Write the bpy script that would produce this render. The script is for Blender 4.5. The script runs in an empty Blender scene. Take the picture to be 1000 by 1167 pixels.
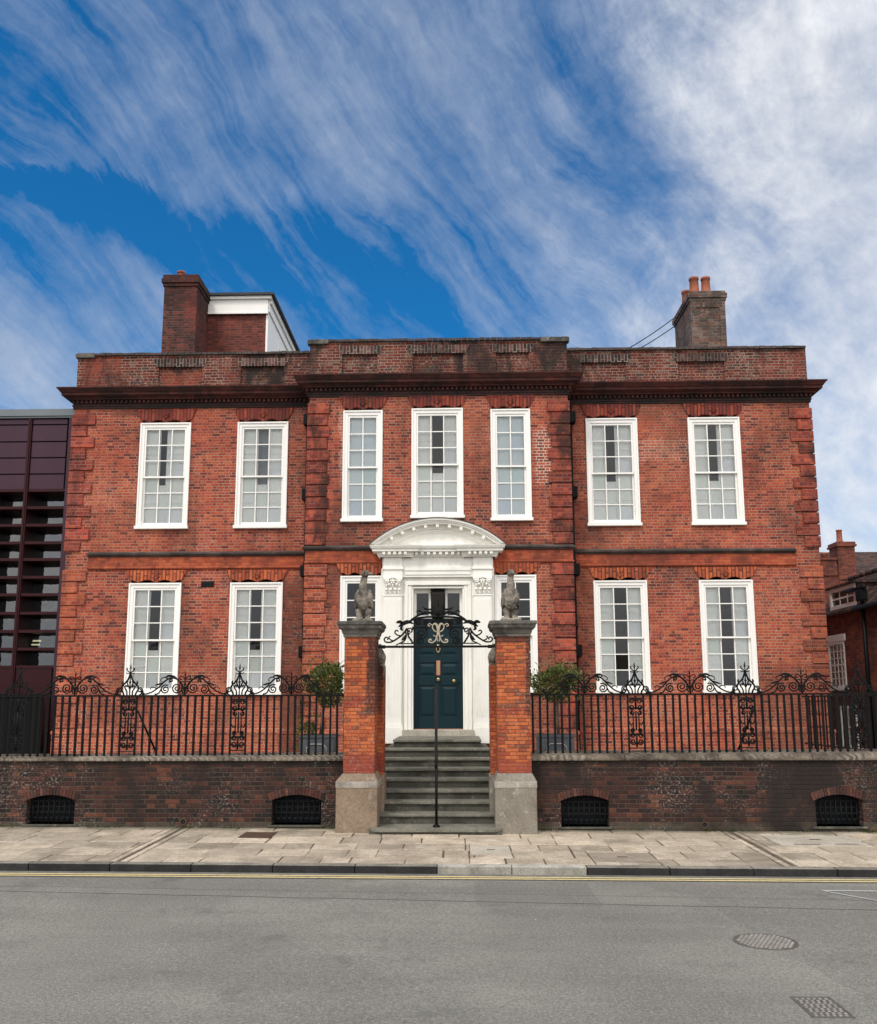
import bpy, bmesh, math, random
from mathutils import Vector, Matrix
random.seed(7)
SC = bpy.context.scene
COL = SC.collection
R = math.radians
PI = math.pi

# ------------------------------------------------------------------ mesh helpers
class MB:
    def __init__(self): self.v = []; self.f = []; self.sm = []
    def add(self, vs, fs, smooth=False):
        b = len(self.v); self.v += [tuple(p) for p in vs]
        for f in fs: self.f.append([b+i for i in f]); self.sm.append(smooth)
    def box(self, x0, x1, y0, y1, z0, z1):
        if x0 > x1: x0, x1 = x1, x0
        if y0 > y1: y0, y1 = y1, y0
        if z0 > z1: z0, z1 = z1, z0
        self.add([(x0,y0,z0),(x1,y0,z0),(x1,y1,z0),(x0,y1,z0),(x0,y0,z1),(x1,y0,z1),(x1,y1,z1),(x0,y1,z1)],
                 [(0,3,2,1),(4,5,6,7),(0,1,5,4),(1,2,6,5),(2,3,7,6),(3,0,4,7)])
        return self
    def quad(self, a, b, c, d): self.add([a,b,c,d], [(0,1,2,3)]); return self
    def prism(self, poly, y0, y1):
        """poly: list of (x,z) counter-clockwise seen from -Y; extruded from y0 (front) to y1 (back)."""
        n = len(poly)
        vs = [(x,y0,z) for x,z in poly] + [(x,y1,z) for x,z in poly]
        fs = [tuple(range(n)), tuple(range(2*n-1, n-1, -1))]
        for i in range(n):
            j = (i+1) % n; fs.append((j, i, n+i, n+j))
        self.add(vs, fs); return self
    def tube(self, pts, r, sides=6, r2=None, cap=True, smooth=True):
        pts = [Vector(p) for p in pts]; n = len(pts)
        if n < 2: return self
        t0 = (pts[1]-pts[0]).normalized()
        ref = Vector((0,1,0)) if abs(t0.y) < .9 else Vector((1,0,0))
        nrm = t0.cross(ref).normalized()
        vs = []
        for i, p in enumerate(pts):
            t = (pts[min(i+1,n-1)]-pts[max(i-1,0)])
            t = t.normalized() if t.length > 1e-9 else t0
            nrm = (nrm - t*nrm.dot(t))
            nrm = nrm.normalized() if nrm.length > 1e-6 else t.orthogonal().normalized()
            bn = t.cross(nrm)
            rr = r if r2 is None else r + (r2-r)*i/(n-1)
            for k in range(sides):
                a = 2*PI*k/sides
                vs.append(p + nrm*math.cos(a)*rr + bn*math.sin(a)*rr)
        fs = []
        for i in range(n-1):
            for k in range(sides):
                k2 = (k+1) % sides
                fs.append((i*sides+k, i*sides+k2, (i+1)*sides+k2, (i+1)*sides+k))
        if cap:
            fs.append(tuple(range(sides-1,-1,-1))); fs.append(tuple((n-1)*sides+k for k in range(sides)))
        self.add(vs, fs, smooth); return self
    def lathe(self, cx, cy, prof, sides=20, smooth=True):
        vs = []; n = len(prof)
        for r, z in prof:
            for k in range(sides):
                a = 2*PI*k/sides; vs.append((cx+r*math.cos(a), cy+r*math.sin(a), z))
        fs = []
        for i in range(n-1):
            for k in range(sides):
                k2 = (k+1) % sides
                fs.append((i*sides+k, i*sides+k2, (i+1)*sides+k2, (i+1)*sides+k))
        fs.append(tuple(range(sides-1,-1,-1))); fs.append(tuple((n-1)*sides+k for k in range(sides)))
        self.add(vs, fs, smooth); return self
    def ball(self, c, rx, ry=None, rz=None, seg=12, rings=8, rot=None):
        ry = rx if ry is None else ry; rz = rx if rz is None else rz
        vs = []; c = Vector(c)
        for i in range(rings+1):
            th = PI*i/rings
            for k in range(seg):
                a = 2*PI*k/seg
                p = Vector((rx*math.sin(th)*math.cos(a), ry*math.sin(th)*math.sin(a), rz*math.cos(th)))
                if rot is not None: p = rot @ p
                vs.append(c+p)
        fs = []
        for i in range(rings):
            for k in range(seg):
                k2 = (k+1) % seg
                fs.append((i*seg+k, (i+1)*seg+k, (i+1)*seg+k2, i*seg+k2))
        self.add(vs, fs, True); return self
    def sweep(self, path, prof):
        """path: plan polyline (x,y), outward on its right; prof: (projection, z) from bottom to top."""
        n = len(path); m = len(prof); nr = []
        for i in range(n-1):
            d = Vector((path[i+1][0]-path[i][0], path[i+1][1]-path[i][1])).normalized()
            nr.append(Vector((d.y, -d.x)))
        off = []
        for i in range(n):
            if i == 0: o = nr[0]
            elif i == n-1: o = nr[-1]
            else:
                a, b = nr[i-1], nr[i]; o = (a+b); o = o/(1+a.dot(b))
            off.append(o)
        vs = []
        for i in range(n):
            for d, z in prof: vs.append((path[i][0]+off[i].x*d, path[i][1]+off[i].y*d, z))
        fs = []
        for i in range(n-1):
            for k in range(m-1):
                fs.append((i*m+k, (i+1)*m+k, (i+1)*m+k+1, i*m+k+1))
        fs.append(tuple(range(m-1,-1,-1))); fs.append(tuple((n-1)*m+k for k in range(m)))
        self.add(vs, fs); return self
    def wall(self, Y, x0, x1, z0, z1, holes, depth):
        """wall face in the plane y=Y looking to -Y with openings and their reveals."""
        xs = sorted(set([x0,x1]+[h[0] for h in holes]+[h[1] for h in holes]))
        zs = sorted(set([z0,z1]+[h[2] for h in holes]+[h[3] for h in holes]))
        for i in range(len(xs)-1):
            for k in range(len(zs)-1):
                cx, cz = (xs[i]+xs[i+1])/2, (zs[k]+zs[k+1])/2
                if any(h[0]<cx<h[1] and h[2]<cz<h[3] for h in holes): continue
                self.quad((xs[i],Y,zs[k]),(xs[i+1],Y,zs[k]),(xs[i+1],Y,zs[k+1]),(xs[i],Y,zs[k+1]))
        for a,b,c,d in holes:
            Y2 = Y+depth
            self.quad((a,Y,c),(a,Y,d),(a,Y2,d),(a,Y2,c)); self.quad((b,Y,d),(b,Y,c),(b,Y2,c),(b,Y2,d))
            self.quad((a,Y,c),(a,Y2,c),(b,Y2,c),(b,Y,c)); self.quad((a,Y,d),(b,Y,d),(b,Y2,d),(a,Y2,d))
        return self
    def mesh(self, name, bevel=0, seg=1):
        me = bpy.data.meshes.new(name)
        me.from_pydata(self.v, [], self.f)
        me.polygons.foreach_set('use_smooth', self.sm)
        if bevel:
            bm = bmesh.new(); bm.from_mesh(me)
            bmesh.ops.remove_doubles(bm, verts=bm.verts, dist=1e-5)
            bmesh.ops.bevel(bm, geom=[e for e in bm.edges if e.is_manifold and e.calc_face_angle(0) > .35],
                            offset=bevel, segments=seg, affect='EDGES', profile=.6)
            bm.to_mesh(me); bm.free()
        me.update(); return me
    def build(self, name, mat, parent=None, bevel=0, seg=1):
        me = self.mesh(name, bevel, seg); me.materials.append(mat)
        return link(name, me, parent)

def link(name, me, parent=None, loc=None):
    o = bpy.data.objects.new(name, me); COL.objects.link(o)
    if parent is not None:
        o.parent = parent
        o.matrix_parent_inverse = world_of(parent).inverted()
    if loc: o.location = loc
    return o
def world_of(o):
    m = Matrix.Translation(o.location) @ o.rotation_euler.to_matrix().to_4x4()
    if o.parent is not None: m = world_of(o.parent) @ o.matrix_parent_inverse @ m
    return m
def thing(name, label, cat, loc=(0,0,0), group=None):
    o = bpy.data.objects.new(name, None); COL.objects.link(o); o.location = loc
    o.empty_display_size = .2
    return tag(o, label, cat, group)
def tag(o, label, cat, group=None, kind=None):
    o['label'] = label; o['category'] = cat
    if group: o['group'] = group
    if kind: o['kind'] = kind
    return o
def struct(o): o['kind'] = 'structure'; return o
def copy_part(src, parent, dx=0, dy=0, dz=0):
    c = src.copy(); COL.objects.link(c); c.parent = parent
    c.matrix_parent_inverse = src.matrix_parent_inverse.copy()
    c.location = (src.location.x+dx, src.location.y+dy, src.location.z+dz)
    return c
def remeshed(mb, name, voxel, smooth=4, disp=0.0, dscale=.05):
    """fuse overlapping solids into one continuous carved surface"""
    me = mb.mesh(name+'_raw'); o = bpy.data.objects.new(name+'_raw', me); COL.objects.link(o)
    m = o.modifiers.new('r', 'REMESH'); m.mode = 'VOXEL'; m.voxel_size = voxel; m.use_smooth_shade = True
    s = o.modifiers.new('s', 'SMOOTH'); s.iterations = smooth; s.factor = .5
    if disp:
        t = bpy.data.textures.new(name, 'CLOUDS'); t.noise_scale = dscale
        d = o.modifiers.new('d', 'DISPLACE'); d.texture = t; d.strength = disp; d.mid_level = .5
    bpy.context.view_layer.update()
    dg = bpy.context.evaluated_depsgraph_get()
    out = bpy.data.meshes.new_from_object(o.evaluated_get(dg)); out.name = name
    bpy.data.objects.remove(o); bpy.data.meshes.remove(me)
    for p in out.polygons: p.use_smooth = True
    return out

# ------------------------------------------------------------------ node helpers
class G:
    def __init__(s, name):
        s.mat = bpy.data.materials.new(name); s.mat.use_nodes = True; s.nt = s.mat.node_tree
        s.nt.nodes.clear(); s.out = s.nt.nodes.new('ShaderNodeOutputMaterial'); s.init()
    def init(s):
        g = s.nt.nodes.new('ShaderNodeNewGeometry'); s.pos = g.outputs['Position']; s.nrm = g.outputs['True Normal']; s.isl = g.outputs['Random Per Island']
    def set(s, sock, v):
        if isinstance(v, bpy.types.NodeSocket): s.nt.links.new(v, sock)
        else:
            if isinstance(v, (tuple,list)) and sock.type == 'RGBA' and len(v) == 3: v = (*v, 1)
            sock.default_value = v
    def m(s, op, a, b=None, c=None, clamp=False):
        n = s.nt.nodes.new('ShaderNodeMath'); n.operation = op; n.use_clamp = clamp
        for i, v in enumerate((a,b,c)):
            if v is not None: s.set(n.inputs[i], v)
        return n.outputs[0]
    def vm(s, op, a, b=None, scale=None):
        n = s.nt.nodes.new('ShaderNodeVectorMath'); n.operation = op; s.set(n.inputs[0], a)
        if b is not None: s.set(n.inputs[1], b)
        if scale is not None: s.set(n.inputs['Scale'], scale)
        return n.outputs['Value'] if op in ('DOT_PRODUCT','LENGTH') else n.outputs[0]
    def sep(s, v):
        n = s.nt.nodes.new('ShaderNodeSeparateXYZ'); s.set(n.inputs[0], v); return n.outputs
    def comb(s, x, y, z=0.):
        n = s.nt.nodes.new('ShaderNodeCombineXYZ')
        for i, v in enumerate((x,y,z)): s.set(n.inputs[i], v)
        return n.outputs[0]
    def mix(s, f, a, b, blend='MIX'):
        n = s.nt.nodes.new('ShaderNodeMix'); n.data_type = 'RGBA'; n.blend_type = blend
        s.set(n.inputs[0], f); s.set(n.inputs[6], a); s.set(n.inputs[7], b); return n.outputs[2]
    def noise(s, vec, scale=1., detail=4., rough=.55, dist=0.):
        n = s.nt.nodes.new('ShaderNodeTexNoise'); s.set(n.inputs['Vector'], vec)
        for k, v in (('Scale',scale),('Detail',detail),('Roughness',rough),('Distortion',dist)): n.inputs[k].default_value = v
        return n.outputs[0]
    def voro(s, vec, scale, feat='F1', rnd=1.):
        n = s.nt.nodes.new('ShaderNodeTexVoronoi'); n.feature = feat; s.set(n.inputs['Vector'], vec); n.inputs['Scale'].default_value = scale
        n.inputs['Randomness'].default_value = rnd
        return n.outputs['Distance'], (n.outputs['Color'] if feat == 'F1' else None)
    def white(s, vec):
        n = s.nt.nodes.new('ShaderNodeTexWhiteNoise'); s.set(n.inputs[0], vec); return n.outputs['Value'], n.outputs['Color']
    def mr(s, v, a, b, c=0., d=1., smooth=True):
        n = s.nt.nodes.new('ShaderNodeMapRange'); n.interpolation_type = 'SMOOTHSTEP' if smooth else 'LINEAR'
        for i, x in enumerate((v,a,b,c,d)): s.set(n.inputs[i], x)
        return n.outputs[0]
    def ramp(s, f, stops, interp='LINEAR'):
        n = s.nt.nodes.new('ShaderNodeValToRGB'); n.color_ramp.interpolation = interp; s.set(n.inputs[0], f)
        e = n.color_ramp.elements
        while len(e) < len(stops): e.new(.5)
        for i, (p, c) in enumerate(stops): e[i].position = p; e[i].color = (*c, 1)
        return n.outputs[0]
    def objrnd(s): return s.nt.nodes.new('ShaderNodeObjectInfo').outputs['Random']
    def bump(s, h, strength=.5, dist=.01):
        n = s.nt.nodes.new('ShaderNodeBump'); n.inputs['Strength'].default_value = strength; n.inputs['Distance'].default_value = dist
        s.set(n.inputs['Height'], h); return n.outputs[0]
    def pbr(s, col, rough=.8, metal=0., bump=None, spec=.4, **kw):
        n = s.nt.nodes.new('ShaderNodeBsdfPrincipled')
        s.set(n.inputs['Base Color'], col); s.set(n.inputs['Roughness'], rough); s.set(n.inputs['Metallic'], metal)
        n.inputs['Specular IOR Level'].default_value = spec
        for k, v in kw.items(): s.set(n.inputs[k], v)
        if bump is not None: s.set(n.inputs['Normal'], bump)
        s.nt.links.new(n.outputs[0], s.out.inputs[0]); return s.mat

def wallcoords(g):
    p = g.sep(g.pos); n = g.sep(g.nrm)
    ax = g.m('GREATER_THAN', g.m('ABSOLUTE', n[0]), .6); az = g.m('GREATER_THAN', g.m('ABSOLUTE', n[2]), .75)
    u = g.m('ADD', g.m('MULTIPLY', p[0], g.m('SUBTRACT', 1., ax)), g.m('MULTIPLY', p[1], ax))
    v = g.m('ADD', g.m('MULTIPLY', p[2], g.m('SUBTRACT', 1., az)), g.m('MULTIPLY', p[1], az))
    return u, v

def brick(name, cols, mortar, h=.068, L=.33, j=.011, patch=None, patch_amt=.5, patch_scale=.55, soot=0., soot_scale=.8,
          lime=0., lime_scale=1.2, lime_fine=26., vertical=False, objvar=0., mort_vis=1., bumpd=.006, rough=.88, patches2=None):
    g = G(name); u, v = wallcoords(g)
    if vertical: u, v = v, u
    wob = g.noise(g.pos, 6., 2.)
    u = g.m('ADD', u, g.m('MULTIPLY', g.m('SUBTRACT', wob, .5), .012))
    v = g.m('ADD', v, g.m('MULTIPLY', g.m('SUBTRACT', g.noise(g.pos, 2.3, 2.), .5), .02))
    vv = g.m('DIVIDE', v, h); row = g.m('FLOOR', vv); fv = g.m('FRACT', vv)
    odd = g.m('FLOORED_MODULO', row, 2.)
    jit = g.white(g.comb(row, 3.7, 0.))[0]
    uu = g.m('ADD', g.m('DIVIDE', u, L), g.m('ADD', g.m('MULTIPLY', odd, .5), g.m('MULTIPLY', jit, .12)))
    k = g.m('FLOOR', uu); fu = g.m('FRACT', uu)
    hd = g.m('GREATER_THAN', fu, .67)
    loc = g.m('ADD', g.m('MULTIPLY', g.m('DIVIDE', fu, .67), g.m('SUBTRACT', 1., hd)), g.m('MULTIPLY', g.m('DIVIDE', g.m('SUBTRACT', fu, .67), .33), hd))
    wid = g.m('ADD', g.m('MULTIPLY', hd, .33*L-.67*L), .67*L)
    du = g.m('MULTIPLY', g.m('MINIMUM', loc, g.m('SUBTRACT', 1., loc)), wid)
    dv = g.m('MULTIPLY', g.m('MINIMUM', fv, g.m('SUBTRACT', 1., fv)), h)
    d = g.m('ADD', g.m('MINIMUM', du, dv), g.m('MULTIPLY', g.m('SUBTRACT', g.noise(g.pos, 38., 3.), .5), .007))
    body = g.mr(d, j*.28, j*.72)
    idv = g.comb(g.m('ADD', g.m('MULTIPLY', k, 2.), hd), row, 1.3)
    rnd, rc = g.white(idv)
    n = len(cols)
    c = g.ramp(rnd, [(i/n, cc) for i, cc in enumerate(cols)], 'CONSTANT')
    big = g.noise(g.pos, patch_scale, 5., .6, .4)
    if patch: c = g.mix(g.m('MULTIPLY', g.mr(big, .47, .66), patch_amt), c, g.mix(.55, c, patch))
    fine = g.noise(g.pos, 55., 3., .6)
    c = g.mix(1., c, g.ramp(g.m('ADD', g.m('MULTIPLY', fine, .6), g.m('MULTIPLY', g.noise(g.pos, 9., 4.), .4)), [(.3,(.62,.62,.62)),(.7,(1.3,1.3,1.3))]), 'MULTIPLY')
    if objvar:
        o = g.objrnd(); c = g.mix(1., c, g.ramp(o, [(0,(1-objvar,)*3),(1,(1+objvar*.6,)*3)]), 'MULTIPLY')
    mc = g.mix(g.noise(g.pos, 3.1, 4.), mortar, tuple(x*.55 for x in mortar))
    mf = g.m('MULTIPLY', g.m('SUBTRACT', 1., body), g.mr(g.noise(g.pos, 1.7, 5., .6), .3, .6, mort_vis*.45, mort_vis))
    c = g.mix(mf, c, mc)
    if patches2:
        for (px, pz, rx, rz, pc, amt, sc, keep) in patches2:
            p = g.sep(g.pos)
            dd = g.m('MAXIMUM', g.m('DIVIDE', g.m('ABSOLUTE', g.m('SUBTRACT', p[0], px)), rx), g.m('DIVIDE', g.m('ABSOLUTE', g.m('SUBTRACT', p[2], pz)), rz))
            dd = g.m('ADD', dd, g.m('MULTIPLY', g.m('SUBTRACT', g.noise(g.pos, sc, 5., .65), .5), 1.3))
            c = g.mix(g.m('MULTIPLY', g.mr(dd, 1.05, .75), amt), c, g.mix(g.m('MULTIPLY', body, keep), pc, c))
    if lime:
        ln = g.mr(g.noise(g.pos, lime_scale, 7., .72, .5), .46, .64)
        lf = g.mr(g.noise(g.pos, lime_fine, 4., .7), .53, .62)
        c = g.mix(g.m('MULTIPLY', g.m('MULTIPLY', ln, lf), lime), c, (.42,.36,.31))
    if soot:
        st = g.noise(g.vm('MULTIPLY', g.pos, (1.,1.,.55)), soot_scale, 7., .68, .6)
        c = g.mix(g.m('MULTIPLY', g.mr(st, .44, .62), soot), c, (.022,.016,.014))
    hgt = g.m('ADD', body, g.m('MULTIPLY', fine, .35))
    return g.pbr(c, rough, 0., g.bump(hgt, .8, bumpd), .25)

def stone(name, col, dark, scale=3., rough=.85, amt=.8, lichen=None, objvar=0., bumpd=.004, isl=0., foot=0.):
    g = G(name)
    n = g.noise(g.pos, scale, 8., .65, .3); f = g.noise(g.pos, scale*14, 5., .65)
    c = g.mix(g.m('MULTIPLY', g.mr(n, .38, .68), amt), col, dark)
    c = g.mix(1., c, g.ramp(f, [(.28,(.68,.68,.68)),(.72,(1.25,1.25,1.25))]), 'MULTIPLY')
    if lichen: c = g.mix(g.mr(g.noise(g.pos, scale*2.4, 6., .7), .56, .68, 0, .75), c, lichen)
    if objvar: c = g.mix(1., c, g.ramp(g.objrnd(), [(0,(1-objvar,)*3),(1,(1+objvar,)*3)]), 'MULTIPLY')
    if isl: c = g.mix(1., c, g.ramp(g.isl, [(0,(1-isl,)*3),(1,(1+isl*.6,)*3)]), 'MULTIPLY')
    if foot:
        yy = g.m('ADD', g.sep(g.pos)[1], g.m('MULTIPLY', g.m('SUBTRACT', g.noise(g.pos, 2.2, 6., .65), .5), .7))
        c = g.mix(g.mr(yy, 12.95, 13.32, 0, foot), c, (.10,.095,.066))
        gum = g.voro(g.pos, 3.1)[0]; c = g.mix(g.mr(gum, .075, .06, 0, .55), c, (.14,.125,.11))
        st = g.mr(g.noise(g.pos, .9, 7., .7), .54, .68, 0, .5); c = g.mix(st, c, (.17,.14,.11))
    return g.pbr(c, rough, 0., g.bump(g.m('ADD', n, g.m('MULTIPLY', f, .5)), .7, bumpd), .3)

def paint(name, col, rough=.45, dirt=.12, metal=0., spec=.4, bumpd=.0015, scale=2.):
    g = G(name)
    n = g.noise(g.vm('MULTIPLY', g.pos, (1.,1.,.35)), scale, 6., .65)
    c = g.mix(g.mr(n, .45, .75, 0, dirt), col, tuple(x*.35 for x in col))
    f = g.noise(g.pos, 40., 4.)
    return g.pbr(c, g.m('ADD', rough, g.m('MULTIPLY', g.m('SUBTRACT', f, .5), .2)), metal, g.bump(f, .4, bumpd), spec)

def glassmat(name, tint=(1,1,1), refl=1.6, rough=.02, wob=.02, minr=0.):
    g = G(name); nt = g.nt
    fr = nt.nodes.new('ShaderNodeFresnel'); fr.inputs[0].default_value = refl
    b = g.bump(g.noise(g.pos, 5., 2.), .25, wob)
    gl = nt.nodes.new('ShaderNodeBsdfGlossy'); gl.inputs['Roughness'].default_value = rough; nt.links.new(b, gl.inputs['Normal'])
    tr = nt.nodes.new('ShaderNodeBsdfTransparent')
    g.set(tr.inputs[0], g.mix(1., (*tint,1), g.ramp(g.isl, [(0,(.94,.98,.95)),(.2,(.99,1,.99)),(.75,(1,1,1)),(.88,(.95,.96,1.)),(1,(.97,.99,1.))]), 'MULTIPLY'))
    mx = nt.nodes.new('ShaderNodeMixShader'); g.set(mx.inputs[0], g.m('MAXIMUM', fr.outputs[0], minr))
    nt.links.new(tr.outputs[0], mx.inputs[1]); nt.links.new(gl.outputs[0], mx.inputs[2]); nt.links.new(mx.outputs[0], g.out.inputs[0])
    return g.mat

def simple(name, col, rough=.6, metal=0., spec=.4): return G(name).pbr(col, rough, metal, None, spec)
def glow(name, col, s):
    g = G(name); e = g.nt.nodes.new('ShaderNodeEmission'); e.inputs[0].default_value = (*col,1); e.inputs[1].default_value = s
    g.nt.links.new(e.outputs[0], g.out.inputs[0]); return g.mat

# ------------------------------------------------------------------ materials
M = {}
def copingmat():
    g = G('ridged_coping_stone'); p = g.sep(g.pos)
    ph = g.m('ADD', g.m('ADD', g.m('MULTIPLY', p[0], 62.), g.m('MULTIPLY', p[1], 40.)), g.m('MULTIPLY', g.noise(g.pos, 5., 5., .65), 16.))
    rg = g.m('ADD', g.m('MULTIPLY', g.m('SINE', ph), .5), .5)
    n = g.noise(g.pos, 3., 7., .65, .3); f = g.noise(g.pos, 40., 5., .65)
    c = g.mix(g.mr(n, .38, .62), (.19,.155,.118), (.075,.06,.047))
    c = g.mix(g.m('MULTIPLY', rg, g.mr(g.noise(g.pos, 1.1, 3.), .40, .55, 0, .75)), c, (.30,.255,.205))
    c = g.mix(1., c, g.ramp(f, [(.28,(.55,.55,.55)),(.72,(1.35,1.35,1.35))]), 'MULTIPLY')
    c = g.mix(1., c, g.ramp(g.isl, [(0,(.8,.8,.8)),(1,(1.12,1.12,1.12))]), 'MULTIPLY')
    return g.pbr(c, .92, 0., g.bump(g.m('ADD', rg, g.m('ADD', n, f)), .8, .008), .2)
REDS = [(.35,.064,.037),(.285,.051,.032),(.40,.084,.042),(.25,.046,.032),(.34,.062,.037),(.19,.038,.029),(.39,.080,.040),(.30,.055,.034),(.42,.105,.050),(.37,.072,.039),(.32,.058,.035),(.135,.030,.026)]
M['brick'] = brick('house_brick', REDS, (.50,.295,.20), h=.060, L=.25, j=.0135, patch=(.47,.125,.058), patch_amt=.65, patch_scale=.38, soot=.45, soot_scale=.6, lime=.4, mort_vis=.95,
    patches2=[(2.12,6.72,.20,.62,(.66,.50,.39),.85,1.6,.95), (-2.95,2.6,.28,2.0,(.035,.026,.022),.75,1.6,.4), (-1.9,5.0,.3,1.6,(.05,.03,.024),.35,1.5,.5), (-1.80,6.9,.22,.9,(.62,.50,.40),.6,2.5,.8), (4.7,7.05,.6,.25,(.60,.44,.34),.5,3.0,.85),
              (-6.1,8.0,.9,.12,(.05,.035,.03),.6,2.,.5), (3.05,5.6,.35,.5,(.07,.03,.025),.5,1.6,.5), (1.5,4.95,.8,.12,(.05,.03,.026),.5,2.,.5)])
M['brick_parapet'] = brick('parapet_brick', [tuple(x*.40 for x in c) for c in REDS[:8]]+[(.16,.08,.055),(.075,.042,.034)], (.36,.28,.22), h=.0615, L=.27, j=.012, soot=.95, soot_scale=1.1, lime=.6, lime_scale=1.6, patch=(.28,.062,.038), patch_amt=.8, patch_scale=.9,
    patches2=[(-7.2,8.85,.42,.5,(.27,.06,.036),.8,1.5,.6),(-5.5,8.7,.45,.25,(.30,.07,.038),.8,2.,.6)])
M['brick_arch_dark'] = brick('weathered_arch_brick', [(.075,.036,.03),(.045,.026,.023),(.11,.045,.036),(.03,.02,.019),(.15,.075,.06)], (.40,.34,.29), h=.07, L=.5, j=.014, vertical=True, soot=.6, soot_scale=1.5, lime=.4, mort_vis=.9)
M['rubbed'] = brick('rubbed_orange_brick', [(.43,.098,.044),(.37,.08,.038),(.47,.112,.048),(.31,.066,.034)], (.24,.10,.06), h=.06, L=.27, j=.007, mort_vis=.6, patch=(.24,.05,.034), patch_amt=.8, soot=.5, soot_scale=1.1)
M['rubbed_arch'] = brick('gauged_arch_orange', [(.48,.115,.046),(.40,.09,.04),(.52,.13,.05),(.33,.07,.034)], (.13,.045,.03), h=.075, L=.7, j=.022, vertical=True, mort_vis=1., soot=.3, soot_scale=1.6)
M['rubbed_arch_red'] = brick('gauged_arch_red', [(.25,.05,.032),(.21,.042,.03),(.29,.064,.036),(.17,.036,.028)], (.085,.03,.025), h=.075, L=.7, j=.022, vertical=True, mort_vis=1., soot=.4, soot_scale=1.6)
M['quoin'] = brick('quoin_brick', [(.43,.090,.042),(.36,.072,.037),(.47,.108,.046),(.29,.058,.034)], (.52,.33,.24), h=.072, L=.26, j=.011, mort_vis=.75, soot=.4, soot_scale=1.3, objvar=.25, lime=.35)
M['quoin_dark'] = brick('sooty_quoin_brick', [(.32,.06,.036),(.25,.047,.031),(.36,.074,.04),(.20,.038,.028)], (.32,.20,.15), h=.072, L=.26, j=.011, mort_vis=.7, soot=.8, soot_scale=1.5, objvar=.4)
M['quoin_red'] = brick('red_quoin_brick', [(.34,.058,.036),(.28,.046,.032),(.38,.07,.04),(.22,.038,.029)], (.46,.28,.21), h=.072, L=.26, j=.011, mort_vis=.7, soot=.5, soot_scale=1.4, objvar=.3, lime=.35)
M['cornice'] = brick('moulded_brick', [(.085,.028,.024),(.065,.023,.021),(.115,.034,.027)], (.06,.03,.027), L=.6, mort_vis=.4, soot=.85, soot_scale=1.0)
M['soot'] = stone('near_black_brick', (.020,.015,.014), (.06,.026,.022), 2.2)  # near-black brick with browner mottling, for the moulding beneath the cornice
M['lead'] = stone('weathered_ledge', (.045,.036,.033), (.12,.09,.08), 2.5)
PP = [(-1.05,1.02,.4,.16,(.24,.048,.034),.9,3.,.2),(1.15,.98,.4,.10,(.27,.06,.04),.8,3.,.2),(-.84,2.5,.10,.34,(.035,.02,.017),.95,11.,.2),(1.39,2.3,.05,.6,(.04,.02,.017),.85,11.,.2),(-.86,2.15,.10,.45,(.05,.025,.02),.85,11.,.25),(1.10,2.79,.4,.06,(.05,.025,.02),.8,4.,.2)]
M['brick_pier'] = brick('orange_pier_brick', [(.47,.122,.040),(.42,.102,.036),(.51,.14,.046),(.36,.08,.032),(.45,.115,.038),(.22,.075,.04),(.48,.125,.042),(.30,.062,.032)], (.13,.05,.034), h=.052, L=.30, j=.012, mort_vis=.75, soot=.15, soot_scale=1.9, lime=.3, patch=(.38,.08,.036), patch_amt=.5, patch_scale=1.3, patches2=PP)
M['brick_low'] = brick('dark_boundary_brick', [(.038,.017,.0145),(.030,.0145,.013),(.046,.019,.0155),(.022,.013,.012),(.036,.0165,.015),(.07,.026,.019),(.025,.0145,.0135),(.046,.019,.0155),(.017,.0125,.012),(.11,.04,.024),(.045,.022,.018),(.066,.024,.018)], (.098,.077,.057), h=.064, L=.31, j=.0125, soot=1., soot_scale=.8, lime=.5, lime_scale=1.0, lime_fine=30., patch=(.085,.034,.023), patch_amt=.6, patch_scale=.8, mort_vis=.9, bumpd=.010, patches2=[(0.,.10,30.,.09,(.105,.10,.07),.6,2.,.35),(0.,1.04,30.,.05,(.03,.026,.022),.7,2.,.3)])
M['brick_chim'] = brick('chimney_brick', [(.085,.028,.024),(.06,.024,.021),(.12,.034,.026),(.045,.021,.02),(.15,.04,.03)], (.15,.11,.09), h=.0615, L=.27, soot=.85, soot_scale=.8, patch=(.26,.042,.032), patch_amt=.9, patch_scale=.7, patches2=[(-6.05,11.6,1.2,.62,(.022,.016,.015),.85,1.6,.55)])
M['brick_chim_grey'] = brick('grey_chimney_brick', [(.15,.105,.085),(.11,.075,.062),(.19,.13,.105),(.17,.075,.055),(.09,.06,.05)], (.22,.19,.165), soot=.6, soot_scale=1.2, lime=.6, lime_scale=1.8)
M['brick_roofroom'] = brick('roof_room_brick', [(.16,.04,.03),(.13,.034,.027),(.19,.05,.034),(.10,.03,.026)], (.22,.13,.10), h=.0615, L=.27, mort_vis=.75)
M['brick_side'] = brick('side_house_brick', [(.20,.055,.034),(.16,.044,.03),(.24,.065,.038),(.12,.036,.028)], (.20,.13,.10), mort_vis=.6, soot=.5)
M['white'] = paint('white_gloss_paint', (.84,.825,.785), .42, .06)
M['white_warm'] = paint('cream_painted_stone', (.83,.81,.745), .55, .22, scale=3.5)
M['shutter'] = paint('shutter_paint', (.92,.925,.895), .6, .03)
M['blind'] = simple('pale_blind', (.78,.85,.88), .8)
M['curtain'] = simple('grey_curtain', (.28,.29,.31), .9)
M['glass'] = glassmat('old_window_glass', (.98,.99,.985), 1.5, .01, .012, .06)
M['glass_dark'] = glassmat('dark_reflective_glass', (.10,.12,.14), 1.7, .02, .01, .15)
M['dark'] = simple('dark_interior', (.015,.016,.018), .9)
M['room'] = simple('dim_room', (.10,.10,.10), .9)
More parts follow.
